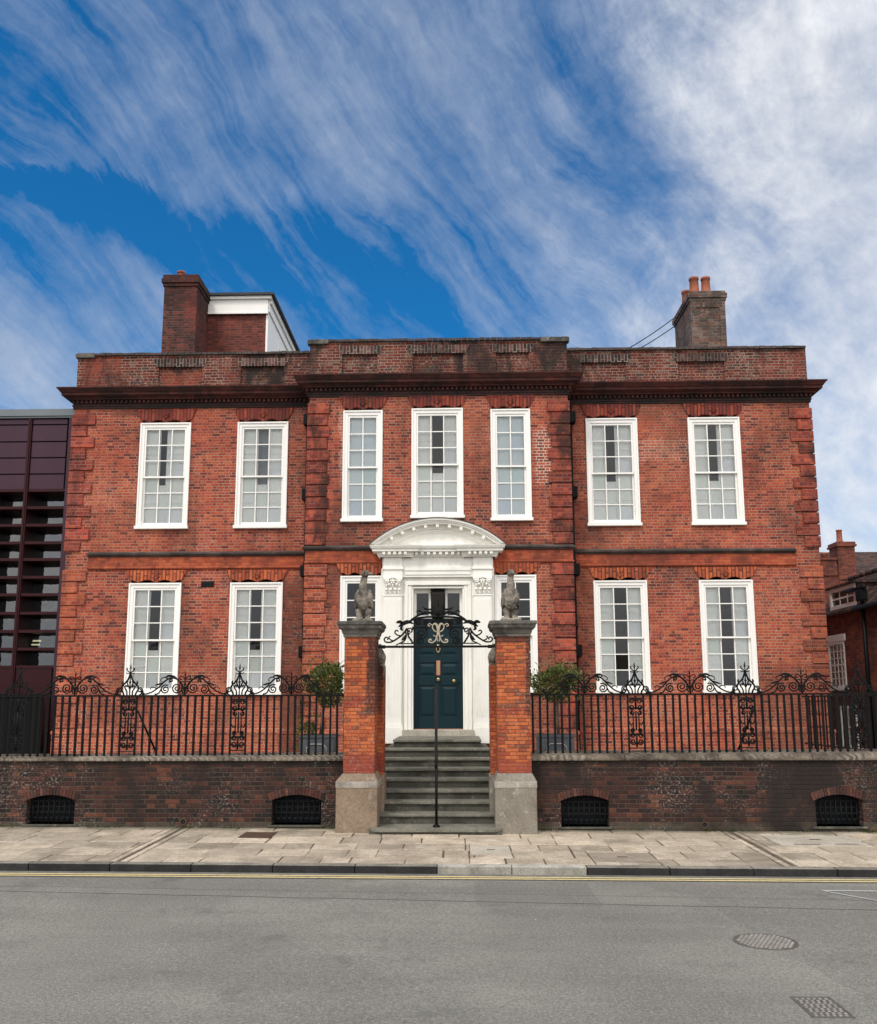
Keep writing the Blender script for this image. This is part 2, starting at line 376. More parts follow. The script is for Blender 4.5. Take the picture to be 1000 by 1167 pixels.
M['teal'] = paint('dark_teal_gloss', (.006,.023,.030), .3, .2, spec=.2)
M['iron'] = paint('black_iron_paint', (.006,.0065,.007), .5, .3, spec=.12)
M['iron_rust'] = stone('rusty_iron', (.075,.045,.032), (.12,.06,.036), 9., .75)
M['brass'] = simple('worn_brass', (.55,.40,.20), .35, 1.)
M['copper'] = simple('copper_plate', (.62,.30,.19), .38, 1.)
M['iron_bar'] = simple('weathered_black_bar', (.010,.012,.014), .55, 0., .2)
M['gold'] = simple('pale_gold_paint', (.42,.36,.26), .6, 0.)
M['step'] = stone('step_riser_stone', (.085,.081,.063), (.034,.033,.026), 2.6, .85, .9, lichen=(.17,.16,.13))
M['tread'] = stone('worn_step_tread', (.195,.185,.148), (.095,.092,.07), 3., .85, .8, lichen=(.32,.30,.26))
M['threshold'] = stone('pale_threshold_stone', (.44,.40,.33), (.30,.27,.22), 4.)
M['cap'] = stone('dark_cap_stone', (.145,.132,.115), (.032,.031,.028), 4., .9, .9, lichen=(.27,.25,.22))
M['plinth_brown'] = stone('brown_plinth_render', (.25,.185,.13), (.17,.12,.085), 2.2, .85, .8, lichen=(.31,.25,.19))
M['plinth_grey'] = stone('grey_plinth_render', (.23,.205,.165), (.14,.12,.095), 2.6, .85, .8, lichen=(.36,.33,.28))
M['plinth_top'] = stone('pale_plinth_band', (.36,.325,.28), (.19,.165,.14), 4., .88, .85, lichen=(.46,.43,.38))
M['statue'] = stone('lichen_statue_stone', (.29,.25,.20), (.040,.036,.031), 5., .92, 1., lichen=(.50,.45,.38), bumpd=.016)
M['coping'] = copingmat()
M['flag'] = stone('york_paving_stone', (.50,.415,.315), (.30,.245,.18), 1.9, .88, .9, lichen=(.58,.51,.41), isl=.34, bumpd=.008, foot=.8)
M['flag_joint'] = stone('paving_joint_dirt', (.15,.115,.08), (.06,.048,.034), 7.)
M['lid'] = stone('concrete_lid', (.47,.42,.34), (.33,.29,.23), 2.5, .9)
M['patch_brown'] = stone('brown_mortar_patch', (.32,.265,.205), (.22,.175,.135), 4.)
def kerbmat(name, top, side, isl):
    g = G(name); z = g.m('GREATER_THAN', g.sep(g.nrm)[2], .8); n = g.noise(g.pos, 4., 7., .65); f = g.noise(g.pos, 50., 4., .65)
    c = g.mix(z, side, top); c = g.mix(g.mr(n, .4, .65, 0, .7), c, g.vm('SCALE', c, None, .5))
    c = g.mix(1., c, g.ramp(f, [(.28,(.6,.6,.6)),(.72,(1.3,1.3,1.3))]), 'MULTIPLY'); c = g.mix(1., c, g.ramp(g.isl, [(0,(1-isl,)*3),(1,(1+isl,)*3)]), 'MULTIPLY')
    return g.pbr(c, .85, 0., g.bump(g.m('ADD', n, f), .7, .006), .25)
M['kerb_dark'] = kerbmat('dirty_shaded_kerb', (.25,.225,.185), (.032,.031,.030), .2)  # near-black face: tyre dirt plus shadow painted into the colour
M['kerb_pale'] = kerbmat('pale_kerb_concrete', (.46,.43,.37), (.33,.31,.265), .1)
M['gutter'] = stone('gutter_asphalt', (.20,.185,.155), (.12,.11,.095), 3.)
M['terracotta'] = stone('terracotta', (.34,.11,.06), (.20,.065,.042), 5.)
M['lead_planter'] = stone('lead_grey_planter', (.085,.095,.11), (.055,.06,.07), 5., .6)
M['soil'] = stone('potting_soil', (.04,.03,.022), (.02,.016,.012), 9.)
M['bark'] = stone('grey_bark', (.16,.13,.095), (.08,.062,.046), 8.)
M['clad'] = paint('purple_bronze_cladding', (.050,.022,.034), .36, .25, .35, spec=.3)
M['clad_red'] = paint('dark_red_cladding', (.032,.006,.008), .45, .3, .1, spec=.18)
M['roof_metal'] = paint('grey_roof_edge', (.15,.17,.18), .4, .2, .4)
M['tile'] = brick('roof_tiles', [(.10,.055,.042),(.07,.042,.034),(.13,.065,.048),(.05,.034,.03)], (.03,.024,.02), h=.11, L=.33, j=.016, soot=.6, bumpd=.012)
M['slab_roof'] = stone('flat_roof_felt', (.06,.06,.065), (.04,.04,.043), 2.)
M['black'] = paint('black_painted_wood', (.005,.005,.006), .7, .2, spec=.1)
def leafmat(name, a, b, c):
    g = G(name); r = g.isl
    col = g.ramp(r, [(0,a),(.5,b),(.9,c),(1,(.20,.17,.04))])
    n = g.nt.nodes.new('ShaderNodeBsdfPrincipled'); g.set(n.inputs['Base Color'], col); n.inputs['Roughness'].default_value = .42
    t = g.nt.nodes.new('ShaderNodeBsdfTranslucent'); g.set(t.inputs[0], col)
    mx = g.nt.nodes.new('ShaderNodeMixShader'); mx.inputs[0].default_value = .25
    g.nt.links.new(n.outputs[0], mx.inputs[1]); g.nt.links.new(t.outputs[0], mx.inputs[2]); g.nt.links.new(mx.outputs[0], g.out.inputs[0])
    return g.mat
M['leaf'] = leafmat('bay_leaves', (.035,.055,.014), (.08,.11,.022), (.17,.175,.036))
M['weed'] = leafmat('weed_leaves', (.03,.06,.014), (.06,.10,.022), (.10,.13,.03))
def asphalt():
    g = G('worn_asphalt'); p = g.sep(g.pos)
    big = g.noise(g.pos, .45, 5., .6); f = g.noise(g.pos, 42., 5., .75); ff = g.noise(g.pos, 95., 3., .65)
    c = g.mix(g.mr(big, .35, .7), (.190,.180,.158), (.250,.236,.206))
    # resurfaced patches of the carriageway, each with its own edge
    def rect(x0, x1, y0, y1, sk=0.):
        xx = g.m('SUBTRACT', p[0], g.m('MULTIPLY', g.m('SUBTRACT', p[1], y0), sk))
        wx = g.m('MULTIPLY', g.m('SUBTRACT', g.noise(g.pos, 3., 3.), .5), .05)
        xx = g.m('ADD', xx, wx); yy = g.m('ADD', p[1], wx)
        return g.m('MULTIPLY', g.m('MULTIPLY', g.m('GREATER_THAN', xx, x0), g.m('LESS_THAN', xx, x1)), g.m('MULTIPLY', g.m('GREATER_THAN', yy, y0), g.m('LESS_THAN', yy, y1)))
    c = g.mix(g.m('MULTIPLY', rect(.53, 1.75, 9.02, 10.22), .5), c, (.155,.145,.128))
    c = g.mix(g.m('MULTIPLY', rect(3.2, 40., 5., 10.12, -.1), .42), c, (.175,.158,.140))
    c = g.mix(g.m('MULTIPLY', rect(-9., -2.2, 6.2, 7.3, .2), .18), c, (.185,.175,.153))
    c = g.mix(1., c, g.ramp(f, [(.32,(.58,.58,.58)),(.68,(1.38,1.38,1.36))]), 'MULTIPLY')
    c = g.mix(g.mr(ff, .57, .66, 0, .7), c, (.48,.455,.41))
    c = g.mix(g.mr(ff, .40, .31, 0, .7), c, (.05,.05,.048))
    vd, vc = g.voro(g.pos, 5.5); 
    c = g.mix(g.m('MULTIPLY', g.mr(vd, .055, .03), g.m('GREATER_THAN', g.sep(vc)[0], .80)), c, (.66,.63,.58))
    # two long sealed cracks that follow the street
    for (y0, sl, wd, amt) in ((9.25,-.06,.022,.85), (9.60,-.04,.014,.6), (8.7,.012,.008,.3)):
        yy = g.m('ADD', g.m('SUBTRACT', p[1], g.m('ADD', y0, g.m('MULTIPLY', p[0], sl))), g.m('MULTIPLY', g.m('SUBTRACT', g.noise(g.pos, 1.1, 5., .6), .5), .12))
        c = g.mix(g.m('MULTIPLY', g.mr(g.m('ABSOLUTE', yy), wd, wd*.4), amt), c, (.06,.06,.06))
    trk = g.noise(g.vm('MULTIPLY', g.pos, (.12,1.,1.)), 1.6, 5., .6); c = g.mix(g.mr(trk, .40, .62, 0, .45), c, g.vm('SCALE', c, None, .80))
    oil = g.mr(g.noise(g.pos, 1.3, 6., .65), .56, .70, 0, .45)
    c = g.mix(oil, c, (.10,.098,.09))
    return g.pbr(c, .9, 0., g.bump(g.m('ADD', f, ff), .9, .006), .25)
M['asphalt'] = asphalt()
def yellowmat():
    g = G('worn_yellow_line')
    w = g.mr(g.noise(g.pos, 22., 5., .7), .50, .62)
    return g.pbr(g.mix(g.m('MULTIPLY', w, .6), (.70,.56,.26), (.34,.30,.22)), .85, 0., g.bump(g.noise(g.pos,120.,3.), .5, .003), .2)
M['yellow'] = yellowmat()
M['roadwhite'] = paint('worn_white_line', (.42,.42,.40), .8, .6)
M['stud'] = stone('worn_iron_stud', (.30,.275,.245), (.19,.17,.15), 9., .6)
M['cover'] = stone('manhole_iron', (.13,.12,.105), (.085,.076,.066), 12., .6, isl=.15)

def gz(x, y): return .05-.006*x+(y-10.7)*.0157          # pavement
def rz(x): return -.038-.006*x                          # carriageway
FC = .84                                                # forecourt level

# ------------------------------------------------------------------ ground, road, pavement
def sheet(x0, x1, y0, y1, zf, nx=1, ny=1):
    mb = MB()
    for i in range(nx):
        for k in range(ny):
            xa, xb = x0+(x1-x0)*i/nx, x0+(x1-x0)*(i+1)/nx; ya, yb = y0+(y1-y0)*k/ny, y0+(y1-y0)*(k+1)/ny
            mb.quad((xa,ya,zf(xa,ya)),(xb,ya,zf(xb,ya)),(xb,yb,zf(xb,yb)),(xa,yb,zf(xa,yb)))
    return mb
g0 = sheet(-900,900,-900,900, lambda x,y: -.9).build('ground', M['flag_joint']); struct(g0)
struct(sheet(-60,60,-3.2,10.60, lambda x,y: rz(x)).build('road', M['asphalt']))
struct(sheet(-60,60,-6.,-3.2, lambda x,y: rz(x)+.1).build('far_pavement', M['lid']))
struct(sheet(-60,60,10.28,10.60, lambda x,y: rz(x)+.004).build('gutter', M['gutter']))
ym = MB()
for ya in (10.30, 10.40):
    for i in range(60):
        xa = -30+i; ym.quad((xa,ya,rz(xa)+.009),(xa+1,ya,rz(xa+1)+.009),(xa+1,ya+.05,rz(xa+1)+.009),(xa,ya+.05,rz(xa)+.009))
struct(ym.build('road_marking', M['yellow']))
wm = MB()
def stripe(mb, a, b, w):
    a = Vector(a); b = Vector(b); d = (b-a).normalized(); n = Vector((-d.y, d.x))*w/2
    ps = [a-n, b-n, b+n, a+n]; mb.quad(*[(p.x,p.y,rz(p.x)+.005) for p in ps])
stripe(wm, (4.15,9.86), (6.5,9.80), .05); stripe(wm, (4.15,9.86), (4.9,8.9), .035)
struct(wm.build('road_marking', M['roadwhite']))
# pavement: bedding sheet plus separate irregular flagstones
struct(sheet(-60,60,10.62,13.6, lambda x,y: gz(x,y)-.012).build('pavement_bed', M['flag_joint']))
pv = MB(); rr = random.Random(3)
rows = [10.765]
while rows[-1] < 13.3: rows.append(min(rows[-1]+rr.uniform(.34,.60), 13.34) if rows[-1] < 12.75 else 13.34)
def slab(x0, x1, y0, y1):
    g = .008; j = lambda: rr.uniform(-.013,.013); dz = rr.uniform(-.003,.003); tx = rr.uniform(-.004,.004)
    c = [(x0+g+j(),y0+g+j()),(x1-g+j(),y0+g+j()),(x1-g+j(),y1-g+j()),(x0+g+j(),y1-g+j())]
    top = [(x,y,gz(x,y)+dz+tx*(i in (1,2))) for i,(x,y) in enumerate(c)]
    cx = sum(p[0] for p in c)/4; cy = sum(p[1] for p in c)/4
    top_in = [(x+(cx-x)*.02,y+(cy-y)*.03,z) for x,y,z in top]; lo = [(x,y,z-.004) for x,y,z in top]; bt = [(x,y,z-.03) for x,y,z in top]
    pv.add(top_in+lo+bt, [(0,1,2,3)]+[(4+i,4+(i+1)%4,(i+1)%4,i) for i in range(4)]+[(8+i,8+(i+1)%4,4+(i+1)%4,4+i) for i in range(4)])
GAPS = [(-3.72,-3.50),(4.10,4.34)]
LIDS = [(.50,1.02,11.35,12.0),(1.95,2.72,10.95,11.55),(4.55,5.75,12.15,12.95),(-2.62,-2.18,12.45,12.95)]
for k in range(len(rows)-1):
    x = -12.-rr.random()
    ya, yb = rows[k], rows[k+1]
    while x < 12.5:
        w = rr.uniform(.34,1.0); xe = x+w
        for ga, gb in GAPS:
            if x < ga < xe: xe = ga
            if ga <= x < gb-.01: x = gb; xe = max(xe, gb+.4)
        cuts = [l for l in LIDS if l[0] < xe and l[1] > x and l[2] < yb and l[3] > ya]
        if not cuts:
            if rr.random() < .22 and yb-ya > .5:
                ym2 = ya+(yb-ya)*rr.uniform(.4,.6); slab(x,xe,ya,ym2); slab(x,xe,ym2,yb)
            else: slab(x, xe, ya, yb)
        else:
            l = cuts[0]
            if l[0]-x > .03: slab(x, l[0], ya, yb)
            if xe-l[1] > .03: slab(l[1], xe, ya, yb)
            if l[2]-ya > .03: slab(max(x,l[0]), min(xe,l[1]), ya, l[2])
            if yb-l[3] > .03: slab(max(x,l[0]), min(xe,l[1]), l[3], yb)
        x = xe
struct(pv.build('pavement', M['flag']))
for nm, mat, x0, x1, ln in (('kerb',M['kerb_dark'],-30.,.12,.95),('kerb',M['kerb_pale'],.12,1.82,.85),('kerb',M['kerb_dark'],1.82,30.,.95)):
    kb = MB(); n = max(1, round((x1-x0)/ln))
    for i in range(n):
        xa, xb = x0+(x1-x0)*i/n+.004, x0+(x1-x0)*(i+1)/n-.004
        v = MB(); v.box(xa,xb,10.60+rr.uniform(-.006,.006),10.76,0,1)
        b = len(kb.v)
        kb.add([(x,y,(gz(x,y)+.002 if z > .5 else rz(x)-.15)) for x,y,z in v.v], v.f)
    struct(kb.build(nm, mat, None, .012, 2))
# drainage channels and lids in the pavement
for (xa, xb), lab in zip(GAPS, ('stone drain channel crossing the pavement from the left wall outlet','stone drain channel crossing the pavement from the right wall outlet')):
    c = MB(); n = 4
    for i in range(n):
        ya, yb = 10.765+i*(2.49/n)+.006, 10.765+(i+1)*(2.49/n)-.006
        for a, b, d in ((xa+.01,xa+.08,0),(xa+.08,xb-.08,-.022),(xb-.08,xb-.01,0)):
            z = lambda x,y: gz(x,y)+d
            c.add([(a,ya,z(a,ya)),(b,ya,z(b,ya)),(b,yb,z(b,yb)),(a,yb,z(a,yb)),(a,ya,z(a,ya)-.05),(b,ya,z(b,ya)-.05),(b,yb,z(b,yb)-.05),(a,yb,z(a,yb)-.05)],
                  [(0,1,2,3),(0,4,5,1),(1,5,6,2),(2,6,7,3),(3,7,4,0)])
    t = c.build('drain_channel', M['flag']); tag(t, lab, 'drain', 'drain channels across the pavement')
def lid(name, l, mat, label, cat, group=None, slots=()):
    x0,x1,y0,y1 = l; t = thing(name, label, cat, ((x0+x1)/2,(y0+y1)/2,gz(x0,y0)), group)
    a = MB(); z = lambda x,y: gz(x,y)+.001
    def pl(mb, x0,x1,y0,y1,d):
        c = [(x0,y0),(x1,y0),(x1,y1),(x0,y1)]
        mb.add([(x,y,z(x,y)+d) for x,y in c]+[(x,y,z(x,y)-.03) for x,y in c], [(0,1,2,3)]+[(4+i,4+(i+1)%4,(i+1)%4,i) for i in range(4)])
    pl(a, x0+.008,x1-.008,y0+.008,y1-.008,0.); a.build('plate', mat, t)
    for s in slots:
        q = MB(); pl(q, *s, .004); q.build('lifting_slot', M['iron_rust'], t)
    return t
lid('pavement_lid', LIDS[0], M['lid'], 'pale square concrete lid in the pavement before the steps', 'access cover', None, [(.72,.82,11.66,11.69)])
lid('pavement_lid', LIDS[1], M['patch_brown'], 'brown mortared access cover in the pavement by the pale kerb end', 'access cover', None, [(2.28,2.40,11.24,11.27)])
lid('pavement_lid', LIDS[2], M['lid'], 'long concrete access slab below the far right basement grille', 'access cover', None, [(4.75,5.1,12.22,12.25),(5.3,5.6,12.25,12.28),(5.1,5.25,12.6,12.64)])
lid('pavement_lid', LIDS[3], M['iron_rust'], 'rusty iron access cover in the pavement left of the steps', 'access cover', None, [(-2.45,-2.35,12.68,12.71)])
# manhole covers in the road
t = thing('manhole_cover', 'round studded iron manhole cover in the road', 'manhole cover', (2.88,7.80,rz(2.88)))
a = MB(); a.lathe(2.88,7.80,[(.255,rz(2.88)-.02),(.255,rz(2.88)+.007),(.243,rz(2.88)+.007),(.241,rz(2.88)+.003)],40,False); a.build('rim', M['cover'], t)
a = MB()
for i in range(-6,7):
    for k in range(-6,7):
        x, y = i*.038+(.019 if k%2 else 0), k*.036
        if x*x+y*y < .226**2: zz = rz(2.88); a.add([(2.88+x+sx*.0105,7.80+y+sy*.010,zz+.010) for sx,sy in ((-1,-1),(1,-1),(1,1),(-1,1))]+[(2.88+x+sx*.013,7.80+y+sy*.0125,zz+.003) for sx,sy in ((-1,-1),(1,-1),(1,1),(-1,1))], [(0,1,2,3)]+[(4+q,4+(q+1)%4,(q+1)%4,q) for q in range(4)])
o = a.build('studs', M['stud'], t)
t = thing('gully_grate', 'square iron drain grate at the lower right of the road', 'drain grate', (2.72,6.2,rz(2.7)))
a = MB(); z0 = rz(2.72)
for q in ((2.57,2.585,6.0,6.40),(2.82,2.835,6.0,6.40),(2.585,2.82,6.0,6.015),(2.585,2.82,6.385,6.40)): a.box(q[0],q[1],q[2],q[3],z0-.02,z0+.005)
a.build('rim', M['cover'], t)
a = MB()
for i in range(6):
    for k in range(9):
        x = 2.593+i*.038+(.01 if k%2 else 0); y = 6.025+k*.040
        if x+.02 < 2.82: a.box(x,x+.020,y,y+.022,z0-.004,z0+.008)
a.build('studs', M['stud'], t, .003)
a = MB(); a.quad((2.585,6.015,z0+.003),(2.82,6.015,z0+.003),(2.82,6.385,z0+.003),(2.585,6.385,z0+.003)); a.build('plate', M['cover'], t)
# forecourt behind the wall
fcb = sheet(-14,-.9,13.66,30,lambda x,y: FC).quad((-.9,17.28,FC),(.9,17.28,FC),(.9,30,FC),(-.9,30,FC))
fcb.quad((.9,13.66,FC),(9.5,13.66,FC),(9.5,30,FC),(.9,30,FC))
struct(fcb.build('forecourt', M['lid']))

# ------------------------------------------------------------------ town house
HW, HB = 7.73, 2.63; YW, YB, YR = 18.1, 17.5, 28.
house = thing('town_house', 'large red brick Georgian house with tall white sash windows and white pedimented doorway', 'house', (0,18,FC))
WIN = []   # (xc, z0, z1, w, plane, cols, style)
for xc in (-5.76,-3.70): WIN.append((xc,5.46,7.73,1.05,YW,3,'half'))
for xc in (3.60,5.72): WIN.append((xc,5.46,7.74,1.05,YW,3,'half'))
for xc in (-5.83,-3.74): WIN.append((xc,2.05,4.32,1.06,YW,3,'lower_left'))
for xc in (3.67,5.80): WIN.append((xc,2.07,4.32,1.06,YW,3,'full'))
for xc in (-1.53,1.46): WIN.append((xc,5.46,7.76,.78,YB,2,'blind'))
WIN.append((-.02,5.52,7.79,1.02,YB,3,'half'))
for xc in (-1.53,1.51): WIN.append((xc,2.08,4.36,.80,YB,2,'open'))
def holes(Y, a, b): return [(w[0]-w[3]/2+.02, w[0]+w[3]/2-.02, w[1]+.03, w[2]+.11) for w in WIN if w[4] == Y and a < w[0] < b]
w = MB(); Z0, Z1 = .9, 8.12
w.wall(YW,-HW,-HB,Z0,Z1,holes(YW,-9,-2),.3); w.wall(YW,HB,HW,Z0,Z1,holes(YW,2,9),.3)
w.wall(YB,-HB,HB,Z0,Z1,holes(YB,-3,3)+[(-.50,.47,1.37,4.12)],.3)
for s in (-1,1):
    w.quad((s*HB,YB,Z0),(s*HB,YW,Z0),(s*HB,YW,Z1),(s*HB,YB,Z1))
    w.quad((s*HW,YW,Z0),(s*HW,YR,Z0),(s*HW,YR,Z1),(s*HW,YW,Z1))
w.quad((-HW,YR,Z0),(HW,YR,Z0),(HW,YR,Z1),(-HW,YR,Z1))
w.build('wall', M['brick'], house)
a = MB()    # dim rooms behind the windows
a.quad((-HW+.05,YW+3,FC),(HW-.05,YW+3,FC),(HW-.05,YW+3,8.5),(-HW+.05,YW+3,8.5)); a.quad((-HW+.05,YW+.32,4.9),(HW-.05,YW+.32,4.9),(HW-.05,YW+3,4.9),(-HW+.05,YW+3,4.9))
a.quad((-HW+.05,YB+.32,8.4),(HW-.05,YB+.32,8.4),(HW-.05,YW+3,8.4),(-HW+.05,YW+3,8.4))
for x in (-4.7,-2.66,-.75,.75,2.66,4.7): a.quad((x,YW+.02 if abs(x)>1 else YB+.32,FC),(x,YW+3,FC),(x,YW+3,8.4),(x,YW+.02 if abs(x)>1 else YB+.32,8.4))
a.build('room', M['room'], house)
FRONT = [(-HW,YR),(-HW,YW),(-HB,YW),(-HB,YB),(HB,YB),(HB,YW),(HW,YW),(HW,YR)]
# plinth offset
a = MB(); a.sweep(FRONT, [(0,.9),(.045,.9),(.045,1.27),(.06,1.28),(.06,1.33),(.0,1.39)]); a.build('plinth', M['brick'], house)
# cornice, dentils
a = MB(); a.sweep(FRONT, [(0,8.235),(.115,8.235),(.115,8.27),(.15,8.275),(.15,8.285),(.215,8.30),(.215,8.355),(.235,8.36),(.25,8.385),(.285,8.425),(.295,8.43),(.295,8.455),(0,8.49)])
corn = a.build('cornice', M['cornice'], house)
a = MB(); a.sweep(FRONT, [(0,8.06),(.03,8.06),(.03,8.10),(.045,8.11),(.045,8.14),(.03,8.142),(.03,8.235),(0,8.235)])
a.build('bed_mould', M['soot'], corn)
a = MB()
def dent(x0, x1, Y):
    n = round((x1-x0)/.095)
    for i in range(n):
        x = x0+(x1-x0)*(i+.5)/n; a.box(x-.022,x+.022,Y-.085,Y-.028,8.165,8.225)
dent(-HW-.06,-HB-.06,YW); dent(HB+.06,HW+.06,YW); dent(-HB-.09,HB+.09,YB)
for s in (-1,1):
    for i in range(4): y = YB+.05+i*.13; a.box(s*(HB+.028),s*(HB+.10),y,y+.07,8.15,8.233)
a.build('dentil_course', M['cornice'], corn)
# parapet with recessed panels and brick soldier arches
par = MB(); PT = 9.24
def pwall(path, zt):
    par.sweep(path, [(-.34,8.44),(-.045,8.44),(-.045,zt),(-.34,zt)])
par.sweep(FRONT, [(-.34,8.44),(-.05,8.44),(-.05,PT),(-.34,PT),(-.34,8.44)])
PAN_W = [(-5.95,-4.98),(-4.12,-3.30)]
def pier_boxes(Y, x0, x1, pans, zt):
    xs = [x0]+[v for p in pans for v in p]+[x1]
    for i in range(0,len(xs),2): par.box(xs[i],xs[i+1],Y,Y-(-.055),8.45,zt-.002)
    for p in pans: par.box(p[0],p[1],Y+.006,Y+.054,zt-.08,zt-.004)
pl = [(-5.98,-5.05),(-4.22,-3.30)]; pr = [(3.02,3.95),(5.05,6.02)]; pb = [(-1.98,-1.25),(-.52,.52),(1.18,1.86)]
pier_boxes(YW,-HW,-HB-.0,pl,PT); pier_boxes(YW,HB,HW,pr,PT); pier_boxes(YB,-HB,HB,pb,PT)
par.box(-HB-.02,-HB+.05,YB+.06,YW,8.45,PT-.002); par.box(HB-.05,HB+.02,YB+.06,YW,8.45,PT-.002)
po = par.build('parapet', M['brick_parapet'], house)
for Y, ps in ((YW,pl+pr),(YB,pb)):
    for x0, x1 in ps:
        b = MB(); b.prism([(x0-.05,8.98),(x1+.05,8.98),(x1+.12,PT-.082),(x0-.12,PT-.082)], Y-.012, Y+.05); b.build('soldier_arch', M['brick_arch_dark'], po)
a = MB(); rq = random.Random(5)
def cop(path, pr0=.04):
    for i in range(len(path)-1):
        (xa,ya),(xb,yb) = path[i], path[i+1]; d = Vector((xb-xa,yb-ya)); n = max(1,round(d.length/.12)); 
        for k in range(n):
            p = Vector((xa,ya))+d*(k+.5)/n; h = rq.uniform(.0,.014)
            if abs(d.x) > abs(d.y): a.box(p.x-.056,p.x+.056,p.y-pr0-rq.uniform(0,.008),p.y+.36,PT,PT+.045+h)
            else: s = -1 if p.x < 0 else 1; a.box(p.x+s*pr0,p.x-s*.36,p.y-.056,p.y+.056,PT,PT+.045+h)
cop([(-HW,YW),(-HB,YW)]); cop([(-HB-.03,YB),(HB+.03,YB)]); cop([(HB,YW),(HW,YW)]); cop([(-HW,YR),(-HW,YW+.4)]); cop([(HW,YW+.4),(HW,YR)])
a.build('parapet_coping', M['lead'], po)
a = MB()
for x0, x1, Y in ((-HB-.06,-2.26,YB),(2.10,HB+.06,YB),(-HW-.04,-7.36,YW)): a.box(x0,x1,Y-.055,Y+.1,PT-.05,PT+.048)
a.build('corner_coping', M['cap'], po, .008)
# string course and orange band
bands = [[(-7.26,YW),(-HB-.05,YW)],[(-HB,YW),(-HB,YB),(HB,YB),(HB,YW)],[(HB+.05,YW),(7.24,YW)]]
a = MB()
for b in bands: a.sweep(b, [(0,4.61),(.022,4.61),(.045,4.63),(.045,4.65),(.026,4.665),(.026,4.86),(0,4.88)])
a.build('band_course', M['rubbed'], house)
a = MB()
for b in bands: a.sweep(b, [(0,4.872),(.035,4.875),(.05,4.895),(.08,4.91),(.085,4.938),(.05,4.95),(0,4.98)])
a.build('string_course', M['lead'], house)
# quoins: one block each, copied up the four corners (25 to a corner)
zq = [1.40+i*.248 for i in range(13)] + [4.99+i*.247 for i in range(12)]
def quoins(xe, s, Y, wide, narrow, mat, rows_mat=None):
    made = {}
    for i, z in enumerate(zq):
        k = i % 2; wv = wide if k == 0 else narrow; mt = mat if i < 13 or rows_mat is None else rows_mat
        key = (k, mt.name)
        if key not in made:
            q = MB(); x0, x1 = (xe-.035, xe+wv) if s < 0 else (xe-wv, xe+.035)
            q.box(x0,x1,Y-.038,Y+.25+.1*(k==0),z,z+.222); made[key] = (q.build('quoin', mt, house, .006), z)
        else: copy_part(made[key][0], house, 0, 0, z-made[key][1])
quoins(-HW,-1,YW,.46,.29,M['quoin'],M['quoin_red']); quoins(HW,1,YW,.44,.28,M['quoin'],M['quoin_dark'])
quoins(-HB,-1,YB,.42,.38,M['quoin'],M['quoin_dark']); quoins(HB,1,YB,.42,.36,M['quoin_dark'])
# window arches with scalloped soffits and carved keys
def scallop(xc, w, z0, z1, Y, mat, carve=True):
    h = w/2; n = 24; lo = []
    for i in range(n+1):
        x = -h+w*i/n; t = abs(x)/h
        z = z0+.016+.058*abs(math.sin(PI*1.5*t))
        lo.append((xc+x, z))
    poly = lo+[(xc+h+.10,z1),(xc-h-.10,z1)]
    b = MB(); b.prism(poly, Y-.028, Y+.05); o = b.build('window_arch', mat, house)
    if carve:
        c = MB(); zc = (z0+z1)/2+.03
        for k in range(5):
            a_ = R(90+(k-2)*38); c.tube([(xc,Y-.03,zc-.05),(xc+.05*math.cos(a_),Y-.045,zc-.05+.06*math.sin(a_)),(xc+.085*math.cos(a_*.96),Y-.03,zc-.04+.11*math.sin(a_))],.016,5,.008)
        c.ball((xc,Y-.032,zc-.06),.035,.025,.035); c.build('keystone_carving', mat, o)
for i,(xc,z0,z1,ww,Y,cols,st) in enumerate(WIN):
    scallop(xc, ww+.02, z1, z1+.31 if z1 > 6 else z1+.27, Y, M['rubbed_arch_red'] if z1 > 6 else M['rubbed_arch'], st != 'open')
